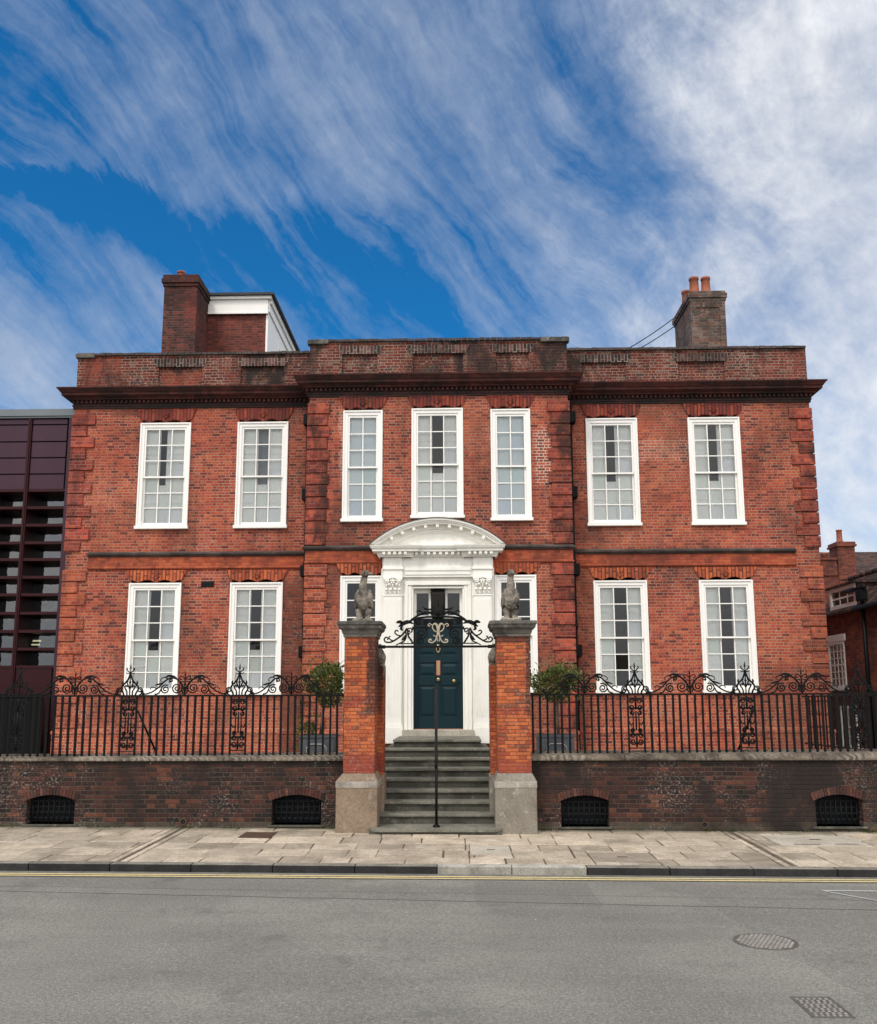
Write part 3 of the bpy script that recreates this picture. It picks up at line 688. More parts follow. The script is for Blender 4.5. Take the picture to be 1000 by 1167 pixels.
# windows
def window(xc, z0, z1, ww, Y, cols, style):
    x0, x1 = xc-ww/2, xc+ww/2; fw = .085; yf = Y-.022
    f = MB()
    f.box(x0,x0+fw,yf,Y+.12,z0+.06,z1); f.box(x1-fw,x1,yf,Y+.12,z0+.06,z1); f.box(x0+fw,x1-fw,yf+.002,Y+.12,z1-fw-.01,z1-.002)
    for (p,q) in ((x0-.012,x0+.022),(x1-.022,x1+.012)): f.box(p,q,yf-.018,Y+.02,z0+.06,z1+.004)
    f.box(x0+.022,x1-.022,yf-.018,Y+.02,z1-.028,z1+.004)
    win = f.build('window', M['white'], house, .004)
    s = MB(); s.box(x0-.035,x1+.035,Y-.075,Y+.1,z0-.01,z0+.055); s.build('sill', M['white'], win, .006)
    gx0, gx1 = x0+fw, x1-fw; gz0, gz1 = z0+.06, z1-fw-.01; zm = (gz0+gz1)/2-.01
    gl = MB()
    for nm, za, zb, y in (('upper_sash',zm-.02,gz1,Y-.004),('lower_sash',gz0,zm+.02,Y+.043)):
        b = MB(); st = .036; br = .075 if nm == 'lower_sash' else .034; tr = .045 if nm == 'upper_sash' else .034
        b.box(gx0,gx0+st,y,y+.045,za,zb); b.box(gx1-st,gx1,y,y+.045,za,zb); b.box(gx0+st,gx1-st,y+.001,y+.044,za,za+br); b.box(gx0+st,gx1-st,y+.001,y+.044,zb-tr,zb)
        px0, px1, pz0, pz1 = gx0+st, gx1-st, za+br, zb-tr
        for i in range(1,cols): x = px0+(px1-px0)*i/cols; b.box(x-.0105,x+.0105,y+.006,y+.036,pz0,pz1)
        for k in range(1,3):
            z = pz0+(pz1-pz0)*k/3
            for i in range(cols):
                xa = px0+(px1-px0)*i/cols+(.0105 if i else 0); xb = px0+(px1-px0)*(i+1)/cols-(.0105 if i < cols-1 else 0)
                b.box(xa,xb,y+.008,y+.034,z-.010,z+.010)
        b.build(nm, M['white'], win)
        for i in range(cols):
            for k in range(3):
                xa = px0+(px1-px0)*i/cols; xb = px0+(px1-px0)*(i+1)/cols; za_ = pz0+(pz1-pz0)*k/3; zb_ = pz0+(pz1-pz0)*(k+1)/3
                t1 = rq.uniform(-.005,.005); t2 = rq.uniform(-.006,.006); yy = y+.021
                gl.quad((xa,yy-t1-t2,za_),(xb,yy+t1-t2,za_),(xb,yy+t1+t2,zb_),(xa,yy-t1+t2,zb_))
    gl.build('pane', M['glass'], win)
    ys = Y+.092; H = gz1-gz0; third = (gx1-gx0-.05)/3; lx = gx0+.03+third*1.06
    def leaf(xa, xb, za, zb):
        b = MB(); b.box(xa,xb,ys+.012,ys+.03,za,zb); n = max(1,round((zb-za)/.55))
        for k in range(n):
            za2 = za+(zb-za)*k/n; zb2 = za+(zb-za)*(k+1)/n; m_ = .035
            b.box(xa,xa+m_,ys,ys+.011,za2,zb2); b.box(xb-m_,xb,ys,ys+.011,za2,zb2); b.box(xa+m_,xb-m_,ys,ys+.0105,za2,za2+m_); b.box(xa+m_,xb-m_,ys,ys+.0105,zb2-m_,zb2)
        b.build('shutter', M['shutter'], win)
    if style in ('half','full','lower_left'):
        zs = {'half':gz0+.42*H,'lower_left':gz0+.40*H,'full':gz0-.02}[style]
        j = rq.uniform(-.015,.015)
        leaf(gx0-.08,lx+j,gz0,gz1); wd_ = third*(.42 if xc < -5.5 and z0 > 5 else .06 if abs(xc) < 1 else .16) if style != 'full' else 0
        leaf(gx1-.03-third+j-wd_,gx1+.08,gz0,gz1)
        if zs > gz0: leaf(lx+j+.004,gx1-.034-third+j-wd_,gz0,zs)
        if abs(xc+3.70) < .05 and z0 > 5:
            b = MB(); n = 10
            for i in range(n): xa = lx+(gx1-lx-third)*i/n; b.quad((xa,ys+.08+.02*(i%2),zs-.1),(xa+third/n*1.4,ys+.08+.02*((i+1)%2),zs-.1),(xa+third/n*1.4,ys+.08+.02*((i+1)%2),gz1),(xa,ys+.08+.02*(i%2),gz1))
            b.build('curtain', M['curtain'], win)
    elif style == 'blind':
        b = MB(); b.box(gx0-.08,gx1+.08,ys,ys+.012,gz0-.02,gz1+.02); b.build('blind', M['blind'], win)
    return win
for wd in WIN: window(*wd)
# air vent low on the left wing, small brackets, downpipes
a = MB(); a.box(-4.89,-4.62,YW-.006,YW+.02,4.235,4.36)
v = a.build('air_vent', M['dark'], house); a = MB()
for i in range(3): a.box(-4.88,-4.63,YW-.014,YW-.005,4.25+i*.035,4.262+i*.035)
a.build('louvre', M['iron'], v)
for s, xs in ((-1,-2.735),(1,2.735)):
    a = MB(); a.tube([(xs,YW-.065,FC+.02),(xs,YW-.065,8.02)],.042,10)
    for z in (1.9,3.4,4.7,6.2): a.lathe(xs,YW-.065,[(.043,z-.06),(.056,z-.055),(.056,z+.055),(.043,z+.06)],10)
    d = a.build('downpipe', M['iron'], house)
    for z in (7.62,6.02,4.42,2.78):
        b = MB(); xo = xs+s*.03; b.box(xo-.06,xo+.08,YW-.20,YW+.0,z,z+.24); b.build('pipe_bracket', M['iron'], d, .02, 2)
# roof, chimneys, rooftop room
a = MB(); a.box(-HW+.33,HW-.33,YW+.5,YR-.35,8.5,8.62); a.box(-HB+.3,HB-.3,YB+.36,YW+.5,8.5,8.62); a.build('roof', M['slab_roof'], house)
a = MB(); a.box(-6.43,-5.66,19.5,20.45,8.6,11.5); a.box(-6.455,-5.635,19.475,20.475,11.5,11.58); a.box(-6.485,-5.605,19.445,20.505,11.58,11.68); a.box(-6.46,-5.63,19.47,20.48,11.68,11.78)
ch = a.build('chimney', M['brick_chim'], house)
for x, y, zt, rr_ in ((-6.13,19.75,11.98,.09),(-5.80,20.0,11.92,.085)):
    a = MB(); a.lathe(x,y,[(rr_*1.1,11.78),(rr_*1.15,11.84),(rr_,11.86),(rr_*.95,zt-.05),(rr_*1.12,zt-.04),(rr_*1.12,zt),(rr_*.8,zt),(rr_*.8,zt-.1)],16); a.build('chimney_pot', M['terracotta'], ch)
a = MB(); a.box(-5.98,-4.25,20.5,25.5,8.6,11.27); rm = a.build('rooftop_room', M['brick_roofroom'], house)
a = MB(); a.box(-5.97,-4.20,20.44,20.499,11.25,11.60); a.box(-5.97,-4.11,20.38,20.499,11.60,11.67); a.box(-5.97,-4.19,20.42,20.439,11.23,11.27)
a.box(-4.249,-4.20,20.5,25.5,8.62,11.60); a.box(-4.199,-4.12,20.5,25.5,11.52,11.67); a.box(-4.199,-4.165,20.5,25.5,11.30,11.52)
a.box(-4.199,-4.17,21.7,21.78,10.0,10.95); a.box(-4.199,-4.17,22.9,22.98,10.0,10.95); a.box(-4.199,-4.17,21.78,22.9,10.87,10.95)
a.build('fascia', M['white'], rm)
a = MB(); a.box(-5.97,-4.04,20.32,25.6,11.67,11.73); a.build('flat_roof', M['slab_roof'], rm)
a = MB(); a.box(5.75,6.54,19.5,20.95,8.6,10.98)
for (p,q,y0,y1,z0,z1) in ((5.725,6.565,19.475,20.975,10.98,11.05),(5.70,6.59,19.45,21.0,11.05,11.16),(5.73,6.56,19.48,20.97,11.16,11.22)): a.box(p,q,y0,y1,z0,z1)
a.box(5.75,5.88,19.482,19.499,8.6,10.979); a.box(6.41,6.54,19.482,19.499,8.6,10.979); a.box(5.88,6.41,19.482,19.499,10.82,10.979)
ch = a.build('chimney', M['brick_chim_grey'], house)
for x, y, zt, r_ in ((5.93,19.75,11.66,.11),(6.20,19.75,11.66,.105),(5.90,20.35,11.62,.105),(6.18,20.6,11.5,.10)):
    a = MB(); a.lathe(x,y,[(r_*1.15,11.22),(r_*1.15,11.30),(r_*1.02,11.32),(r_*.9,zt-.06),(r_*1.05,zt-.05),(r_*1.05,zt),(r_*.75,zt),(r_*.75,zt-.1)],18); a.build('chimney_pot', M['terracotta'], ch)
for (p0, p1, lab) in (((5.70,20.6,11.10),(3.55,18.5,9.15),'upper of two thin black cables running down from the grey chimney'),((5.70,20.85,10.95),(3.65,18.55,9.12),'lower of two thin black cables running down from the grey chimney')):
    a = MB(); pts = [Vector(p0).lerp(Vector(p1), i/10)-Vector((0,0,.06*math.sin(PI*i/10))) for i in range(11)]; a.tube(pts,.011,5)
    tag(a.build('cable', M['iron']), lab, 'cable', 'cables from the right chimney')

# ------------------------------------------------------------------ doorway
dc = MB(); dc.box(-1.13,-.67,17.40,17.52,1.12,4.5); dc.box(.64,1.09,17.40,17.52,1.12,4.5); dc.box(-.67,.64,17.40,17.52,4.13,4.5)
for (xa,xb,ya) in ((-.67,-.60,17.37),(-.60,-.53,17.39),(-.53,-.495,17.41)):
    dc.box(xa,xb,ya,17.70,1.371,4.16); dc.box(-.015-(xb+.015),-.015-(xa+.015),ya,17.70,1.371,4.16)
dc.box(-.67,.64,17.369,17.70,4.16,4.24); dc.box(-.53,.50,17.40,17.70,4.10,4.158)
case = dc.build('doorcase', M['white_warm'], house, .006)
for s in (-1,1):
    c = -.015+s*.875; p = MB(); hw = .175
    p.box(c-hw,c+hw,17.31,17.399,1.50,3.94)
    for i in range(6):
        x = c-hw+.035+i*(2*hw-.07)/5; p.box(x-.010,x+.010,17.304,17.309,1.62,3.86)
    p.box(c-hw-.03,c+hw+.03,17.28,17.398,1.12,1.42); p.box(c-hw-.02,c+hw+.02,17.29,17.398,1.42,1.46); p.box(c-hw-.008,c+hw+.008,17.30,17.398,1.46,1.50)
    p.box(c-hw-.01,c+hw+.01,17.298,17.398,3.94,3.97)
    pil = p.build('pilaster', M['white_warm'], case, .004)
    k = MB(); k.box(c-hw+.01,c+hw-.01,17.32,17.398,3.97,4.28)
    for i in range(4):      # lower row of leaves, tips curling forward
        x = c-hw+.045+(2*hw-.09)*i/3
        k.ball((x,17.31,4.02),.040,.02,.055); k.ball((x,17.285,4.075),.034,.032,.022); k.ball((x,17.262,4.062),.024,.018,.018)
    for i in range(3):      # upper row: volutes at the corners, a flower between
        x = c-hw+.05+(2*hw-.10)*i/2
        k.tube([(x,17.305,4.09),(x,17.285,4.14),(x,17.27,4.18)],.020,6,.014)
        if i == 1:
            for q in range(5): a_ = 2*PI*q/5+.3; k.ball((x+.036*math.cos(a_),17.265,4.225+.036*math.sin(a_)),.022,.02,.022)
            k.ball((x,17.25,4.225),.018); k.ball((x,17.258,4.30),.03,.025,.028)
        else:
            sg_ = -1 if i == 0 else 1
            for z_ in (4.235,):
                pts = []
                for q in range(20): a_ = q/19*3.2*PI; r_ = .055*(1-q/24); pts.append((x-sg_*.004+sg_*r_*math.cos(a_),17.262,z_+r_*math.sin(a_)))
                k.tube(pts,.015,6)
            k.ball((x,17.255,4.235),.020); k.ball((x-sg_*.05,17.272,4.165),.026,.024,.03)
    k.box(c-hw-.015,c+hw+.015,17.265,17.398,4.28,4.315)
    k.build('capital', M['white_warm'], pil)
e = MB()
e.box(-1.10,1.07,17.33,17.52,4.316,4.70); e.box(-.66,.63,17.315,17.329,4.36,4.44); e.box(-.66,.63,17.30,17.329,4.44,4.50)
for s in (-1,1):
    c = -.015+s*.875; e.box(c-.185,c+.185,17.285,17.329,4.318,4.46); e.box(c-.205,c+.205,17.262,17.329,4.46,4.49); e.box(c-.195,c+.195,17.272,17.329,4.49,4.515); e.box(c-.18,c+.18,17.285,17.329,4.515,4.70)
e.box(-1.13,1.10,17.31,17.329,4.46,4.515) if False else None
# horizontal cornice with return ends, stepping forward over the pilasters
def cor(path): e.sweep(path, [(0,4.70),(.03,4.70),(.035,4.735),(.05,4.74),(.05,4.80),(.14,4.802),(.14,4.845),(.165,4.855),(.185,4.895),(.19,4.915),(0,4.93)])
cor([(-1.145,17.52),(-1.145,17.27),(-.53,17.27),(-.53,17.33),(.50,17.33),(.50,17.27),(1.115,17.27),(1.115,17.52)])
ent = e.build('entablature', M['white_warm'], case)
m_ = MB()
def mod(x, y, z): m_.box(x-.028,x+.028,y-.125,y-.045,z-.055,z); m_.box(x-.022,x+.022,y-.10,y-.045,z-.075,z-.055)
for x in (-1.06,-.955,-.85,-.745,-.64,.61,.715,.82,.925,1.03): mod(x,17.27,4.80)
for i in range(8): mod(-.43+i*.118,17.33,4.80)
m_.build('modillion_row', M['white_warm'], ent)
# segmental pediment
pd = MB(); xc0 = -.015; hw = 1.31; zt = 5.44; zb = 4.925; sg = zt-zb; RR = (hw*hw+sg*sg)/(2*sg); zc = zt-RR; aa = math.asin(hw/RR)
def arc(r0, r1, y0, y1, n=40, tr=1.):
    vs = []; fs = []
    for i in range(n+1):
        a_ = -aa*tr+2*aa*tr*i/n
        for r_, y in ((r0,y0),(r1,y0),(r1,y1),(r0,y1)):
            x = xc0+r_*math.sin(a_); z = zc+r_*math.cos(a_); vs.append((x,y,max(z,zb)))
    for i in range(n):
        for k in range(4): fs.append((i*4+k,i*4+(k+1)%4,(i+1)*4+(k+1)%4,(i+1)*4+k))
    fs.append((3,2,1,0)); fs.append(tuple(n*4+k for k in range(4)))
    pd.add(vs, fs)
arc(RR-.035,RR,17.075,17.52); arc(RR-.065,RR-.036,17.10,17.52); arc(RR-.10,RR-.066,17.125,17.52); arc(RR-.19,RR-.101,17.24,17.52,40,.93)
arc(RR-.235,RR-.191,17.265,17.52,40,.88); arc(RR-.26,RR-.236,17.28,17.52,40,.85)
n = 36; poly = [(xc0-1.0,zb)]
pol2 = [(xc0+(RR-.2)*math.sin(-aa*.9+2*aa*.9*i/n), max(zb,zc+(RR-.2)*math.cos(-aa*.9+2*aa*.9*i/n))) for i in range(n+1)]
pd.prism(list(reversed(pol2)), 17.30, 17.51)
ped = pd.build('pediment', M['white_warm'], case)
m_ = MB()
for i in range(9):
    a_ = -aa*.70+2*aa*.70*i/8; rot = Matrix.Rotation(a_,3,'Y'); cc = Vector((xc0+(RR-.132)*math.sin(a_),17.185,zc+(RR-.132)*math.cos(a_)))
    vs = [cc+rot@Vector((sx*.030,sy*.055,sz*.032)) for sx,sy,sz in ((-1,-1,-1),(1,-1,-1),(1,1,-1),(-1,1,-1),(-1,-1,1),(1,-1,1),(1,1,1),(-1,1,1))]
    m_.add(vs, [(0,3,2,1),(4,5,6,7),(0,1,5,4),(1,2,6,5),(2,3,7,6),(3,0,4,7)])
m_.build('modillion_row', M['white_warm'], ped)
pd = MB(); arc(RR+.001,RR+.014,17.06,17.53); pd.build('lead_flashing', M['lead'], ped)
# fanlight, lantern, door
fl = MB(); yd = 17.60
fl.box(-.495,.465,yd-.05,yd+.05,3.52,3.58); fl.box(-.495,.465,yd-.05,yd+.05,4.02,4.099); fl.box(-.495,-.44,yd-.048,yd+.05,3.58,4.02); fl.box(.41,.465,yd-.048,yd+.05,3.58,4.02)
fl.box(-.20,-.155,yd-.048,yd+.05,3.58,4.02); fl.box(.125,.17,yd-.048,yd+.05,3.58,4.02)
fan = fl.build('fanlight', M['white'], house, .004)
for xa, xb in ((-.44,-.20),(.17,.41)):
    a = MB(); a.quad((xa,yd,3.58),(xb,yd,3.58),(xb,yd,4.02),(xa,yd,4.02)); a.build('pane', M['glass'], fan)
a = MB()   # the lantern built into the middle of the fanlight
def taper(mb, x, w0, w1, y0, y1, z0, z1):
    mb.add([(x-w0,y0+.03,z0),(x+w0,y0+.03,z0),(x+w0,y1,z0),(x-w0,y1,z0),(x-w1,y0,z1),(x+w1,y0,z1),(x+w1,y1,z1),(x-w1,y1,z1)], [(0,3,2,1),(4,5,6,7),(0,1,5,4),(1,2,6,5),(2,3,7,6),(3,0,4,7)])
xl = -.015
taper(a,xl,.13,.145,yd-.22,yd+.04,4.03,4.08); taper(a,xl,.10,.125,yd-.20,yd+.04,3.50,3.54)
for s in (-1,1):
    a.tube([(xl+s*.105,yd-.17,3.54),(xl+s*.132,yd-.21,4.03)],.013,5); a.tube([(xl+s*.105,yd+.03,3.54),(xl+s*.132,yd+.03,4.03)],.013,5)
taper(a,xl,.10,.03,yd-.20,yd+.02,4.08,4.12)
lan = a.build('lantern', M['iron'], house)
a = MB(); a.quad((xl-.105,yd-.165,3.54),(xl+.105,yd-.165,3.54),(xl+.132,yd-.205,4.03),(xl-.132,yd-.205,4.03)); a.build('lantern_glass', M['glass_dark'], lan)
a = MB(); a.lathe(xl,yd-.06,[(.02,3.54),(.02,3.68),(.03,3.69),(.03,3.76),(.012,3.78)],10); a.build('lamp_holder', M['brass'], lan)
d = MB(); dx0, dx1, dz0, dz1 = -.487, .458, 1.372, 3.52; yD = 17.60
d.box(dx0,dx1,yD+.012,yD+.055,dz0,dz1); st = .085; mid = -.015
Zr = [(1.372,1.60),(2.22,2.39),(2.66,2.80),(3.42,3.52)]
for z0,z1 in Zr: d.box(dx0+st,mid-.045,yD-.008,yD+.0115,z0,z1); d.box(mid+.045,dx1-st,yD-.008,yD+.0115,z0,z1)
d.box(dx0,dx0+st,yD-.008,yD+.0115,dz0,dz1); d.box(dx1-st,dx1,yD-.008,yD+.0115,dz0,dz1); d.box(mid-.045,mid+.045,yD-.008,yD+.0115,dz0,dz1)
door = d.build('door', M['teal'], house, .006, 2)
for za, zb_ in ((1.60,2.22),(2.39,2.66),(2.80,3.42)):
    for xa, xb in ((dx0+st,mid-.045),(mid+.045,dx1-st)):
        p = MB(); i1 = .03; i2 = .075; y0 = yD+.011; y1 = yD-.004
        p.add([(xa+i1,y0,za+i1),(xb-i1,y0,za+i1),(xb-i1,y0,zb_-i1),(xa+i1,y0,zb_-i1),(xa+i2,y1,za+i2),(xb-i2,y1,za+i2),(xb-i2,y1,zb_-i2),(xa+i2,y1,zb_-i2)],
              [(4,5,6,7)]+[(q,(q+1)%4,4+(q+1)%4,4+q) for q in range(4)]); p.build('panel', M['teal'], door)
a = MB(); a.box(mid-.04,mid+.04,yD-.024,yD-.008,2.41,2.70); lb = a.build('letter_plate', M['copper'], door, .005)
a = MB(); a.box(mid-.014,mid+.014,yD-.028,yD-.0235,2.45,2.66); a.build('flap', M['brass'], lb)
a = MB(); a.lathe(0,0,[(.0,0),(.028,.004),(.036,.02),(.03,.038),(.012,.044),(.012,.06),(.034,.064),(.034,.07)],16)
for nm, x, z in (('knob',mid,2.33),('knob',.29,2.30)):
    kb = MB(); kb.add([(x+v[0],yD-.008-.07+v[2],z+v[1]) for v in a.v], a.f, True); kb.build(nm, M['brass'], door)
a = MB(); a.lathe(.385,0,[(.02,0),(.02,.01)],12); kb = MB(); kb.add([(v[0],yD-.018+v[2],2.265+v[1]) for v in a.v], a.f); kb.build('lock_rose', M['iron'], door)
a = MB(); a.ball((mid,yD-.03,2.98),.028,.022,.03); pts = [(mid+.036*math.sin(t),yD-.045,2.915-.05*math.cos(t)) for t in [i*2*PI/16 for i in range(17)]]; a.tube(pts,.009,6); a.ball((mid,yD-.04,2.86),.02,.016,.016); a.tube([(mid-.03,yD-.02,3.02),(mid,yD-.03,2.99),(mid+.03,yD-.02,3.02)],.011,6)
a.build('knocker', M['brass'], door)
a = MB(); a.box(-.70,.67,17.22,17.66,FC,1.377); a.build('threshold', M['threshold'], house, .012, 2)

# ------------------------------------------------------------------ steps
steps = thing('stone_steps', 'flight of nine worn stone steps up to the blue front door', 'steps', (.03,12.8,.1))
SY = [12.80,13.30,13.62,13.96,14.31,14.65,14.98,15.30,15.60]; SZ = [.165,.305,.445,.577,.715,.850,.990,1.130,1.262]
for i in range(9):
    x0, x1 = [(-.90,.985),(-.80,.90)][i] if i < 2 else (-.875,.885)
    if i == 8: x0, x1 = -.74,.75
    yb = 17.22 if i == 8 else SY[i+1]+.03
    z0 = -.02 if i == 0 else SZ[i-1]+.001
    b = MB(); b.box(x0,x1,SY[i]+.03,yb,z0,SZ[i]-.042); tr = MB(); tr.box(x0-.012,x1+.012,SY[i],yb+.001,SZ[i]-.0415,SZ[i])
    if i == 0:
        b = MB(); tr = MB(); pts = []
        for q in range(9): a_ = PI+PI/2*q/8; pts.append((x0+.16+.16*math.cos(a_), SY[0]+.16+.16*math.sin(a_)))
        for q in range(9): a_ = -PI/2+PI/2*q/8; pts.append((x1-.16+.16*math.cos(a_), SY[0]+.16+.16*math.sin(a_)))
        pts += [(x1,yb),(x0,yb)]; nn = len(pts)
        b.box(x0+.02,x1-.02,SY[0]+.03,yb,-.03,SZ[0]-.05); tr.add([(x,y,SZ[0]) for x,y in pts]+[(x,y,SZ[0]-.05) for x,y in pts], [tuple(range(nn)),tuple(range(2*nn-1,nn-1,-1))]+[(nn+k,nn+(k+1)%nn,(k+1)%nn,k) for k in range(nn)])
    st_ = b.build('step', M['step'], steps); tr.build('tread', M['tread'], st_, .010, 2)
for s in (-1,1):
    x = -.895 if s < 0 else .905; b = MB(); b.box(x-.12*(s<0),x+.12*(s>0),13.95,17.45,.0,FC+.02); b.build('side_wall', M['brick_low'], steps)
b = MB(); b.box(-.87,-.75,15.6,17.22,FC,1.13); b.box(.76,.88,15.6,17.22,FC,1.13); b.build('landing_edge', M['step'], steps)
rail = thing('handrail', 'single black iron handrail rising up the middle of the stone steps', 'handrail', (.0,13.45,.3))
xh, xt = .055, -.015
a = MB(); a.tube([(xh,12.97,.165),(xh,12.97,1.08)],.019,8); a.build('post', M['iron'], rail)
a = MB(); a.tube([(xt,15.85,1.262),(xt,15.85,2.15)],.017,8); a.build('post', M['iron'], rail)
a = MB(); a.tube([(xh,12.87,.98),(xh,12.85,1.03),(xh,12.89,1.07),(xh,12.97,1.09),(xt,15.75,2.15),(xt,15.95,2.19),(xt,16.02,2.17),(xt,16.02,2.11)],.022,8); a.build('rail', M['iron'], rail)
a = MB(); a.lathe(xh,12.97,[(.05,.165),(.05,.185),(.025,.205)],12); a.build('foot', M['iron'], rail)

# ------------------------------------------------------------------ gate piers, birds
def pier(x0, x1, s, plmat, label):
    """s: side of the gateway (+1 if the gateway lies to +x)."""
    y0, y1 = 12.97, 13.52; t = thing('gate_pier', label, 'gate pier', ((x0+x1)/2,13.2,gz(x0,13)), 'brick piers beside the steps')
    gi = x1 if s > 0 else x0
    a = MB(); a.box(x0,x1,y0,y1,.9,2.84); a.build('shaft', M['brick_pier'], t, .006)
    a = MB(); px0, px1 = (x0-.09, x1+.05) if s > 0 else (x0-.05, x1+.06)
    zb = gz(x0,13)-.03
    a.box(px0,px1,y0-.06,y1+.02,zb,.80)
    a.add([(px0,y0-.06,.80),(px1,y0-.06,.80),(px1,y1+.02,.80),(px0,y1+.02,.80),(x0-.006,y0-.006,.90),(x1+.006,y0-.006,.90),(x1+.006,y1,.90),(x0-.006,y1,.90)], [(4,5,6,7)]+[(q,(q+1)%4,4+(q+1)%4,4+q) for q in range(4)])
    pln = a.build('plinth', plmat, t, .008)
    a = MB(); a.box(px0-.006,px1+.006,y0-.066,y1+.015,.70,.795); a.build('plinth_band', M['plinth_top'], pln, .008)
    a = MB(); cx, cy = (x0+x1)/2, (y0+y1)/2; hx, hy = (x1-x0)/2, (y1-y0)/2
    lo = [(.0,2.83),(.02,2.835),(.02,2.87),(.03,2.88),(.045,2.93),(.07,2.945),(.085,2.965),(.09,3.0),(.105,3.01),(.105,3.05),(.08,3.06),(-.1,3.075)]
    a.sweep([(cx,cy+hy),(x0,cy+hy),(x0,y0),(x1,y0),(x1,cy+hy),(cx,cy+hy)], lo)
    a.box(x0+.06,x1-.06,y0+.06,y1-.06,2.8,3.074); a.build('cap', M['cap'], t)
    # the narrow inner pier behind with its carved stone finial
    ia, ib = (gi-.10, gi+.075) if s > 0 else (gi-.085, gi+.10)
    a = MB(); a.box(ia,ib,13.53,13.95,.84,2.44); ip = a.build('inner_pier', M['brick_pier'], t, .005)
    a = MB(); a.box(ia-.02,ib+.02,13.525,13.97,.04,.84); a.build('inner_plinth', plmat, ip, .02)
    c = MB(); xm, ymid = (ia+ib)/2+.02*s, 13.70
    c.box(ia-.004,ib+.004,13.535,13.945,2.30,2.46)
    c.ball((xm,ymid-.05,2.56),.095,.11,.13); c.ball((xm+.02*s,ymid-.14,2.53),.05,.05,.055); c.ball((xm,ymid-.02,2.65),.06,.07,.06)
    for q in (-1,1): c.ball((xm+q*.05,ymid-.10,2.62),.03,.03,.035); c.ball((xm+q*.055,ymid-.09,2.49),.035,.04,.05)
    c.ball((xm,ymid,2.74),.035,.035,.045)
    me = remeshed(c,'finial',.014,3,.012,.04); me.materials.append(M['statue']); link('finial', me, ip)
    return t
pier(-1.27,-.825,1,M['plinth_brown'],'weathered orange brick gate pier with brown plinth, left of the steps')
pier(.93,1.405,-1,M['plinth_grey'],'orange brick gate pier with mottled grey plinth, right of the steps')
def bird(x, y, head, label, pale):
    t = thing('bird_statue', label, 'statue', (x,y,3.07), 'stone birds on the gate piers')
    z = 3.07; c = MB()
    c.box(x-.15,x+.15,y-.15,y+.15,z,z+.035)
    for s in (-1,1):
        c.tube([(x+s*.062,y-.02,z+.02),(x+s*.062,y,z+.10),(x+s*.07,y+.015,z+.19)],.033,8,.056)
        for k in (-1,0,1): c.tube([(x+s*.065,y-.02,z+.05),(x+s*.07+k*.038,y-.09,z+.045),(x+s*.075+k*.05,y-.135,z+.03)],.022,6,.013)
        c.tube([(x+s*.065,y,z+.05),(x+s*.065,y+.07,z+.04)],.02,6)
        c.ball((x+s*.098,y+.05,z+.35),.040,.12,.155,12,8,Matrix.Rotation(R(s*-7),3,'Y'))
        for k in range(3): c.tube([(x+s*(.118-.014*k),y-.05+.045*k,z+.42-.02*k),(x+s*(.128-.012*k),y-.01+.045*k,z+.22-.015*k)],.017,6,.009)
    c.ball((x,y+.02,z+.345),.100,.14,.175); c.ball((x,y-.03,z+.27),.092,.11,.105); c.ball((x,y-.045,z+.43),.070,.085,.12)
    c.tube([(x,y+.12,z+.30),(x,y+.19,z+.20),(x,y+.19,z+.08)],.06,8,.045)
    hx, hy = head
    nk = [(x,y-.03,z+.46),(x-.004,y-.045,z+.55),(x+hx*.01,y-.035,z+.62),(x+hx*.02,y-.02,z+.68)]
    c.tube(nk,.062,10,.046)
    H = Vector((x+hx*.03,y-.03+hy*.03,z+.72)); c.ball(H,.064,.066,.056)
    d = Vector((hx,hy,-.1)).normalized(); c.tube([H+d*.03,H+d*.085+Vector((0,0,.004)),H+d*.145+Vector((0,0,-.014))],.034,8,.015)
    c.tube([H+Vector((0,0,.03)),H-d*.05+Vector((0,0,.03))],.022,6)
    me = remeshed(c,'bird',.011,3,.02,.05); me.materials.append(M['statue']); link('body', me, t)
    e_ = MB(); sd = Vector((-d.y,d.x,0)).normalized()
    for s in (-1,1): e_.ball(H+d*.03+sd*s*.058+Vector((0,0,.012)),.011)
    e_.build('eye', M['dark'], t)
    return t
bird(-1.03,13.22,(.85,-.55),'lichen covered stone ostrich turning its head, on the brown plinth pier',0)
bird(1.155,13.22,(.25,-.95),'dark stone ostrich facing the street, on the grey plinth pier',1)

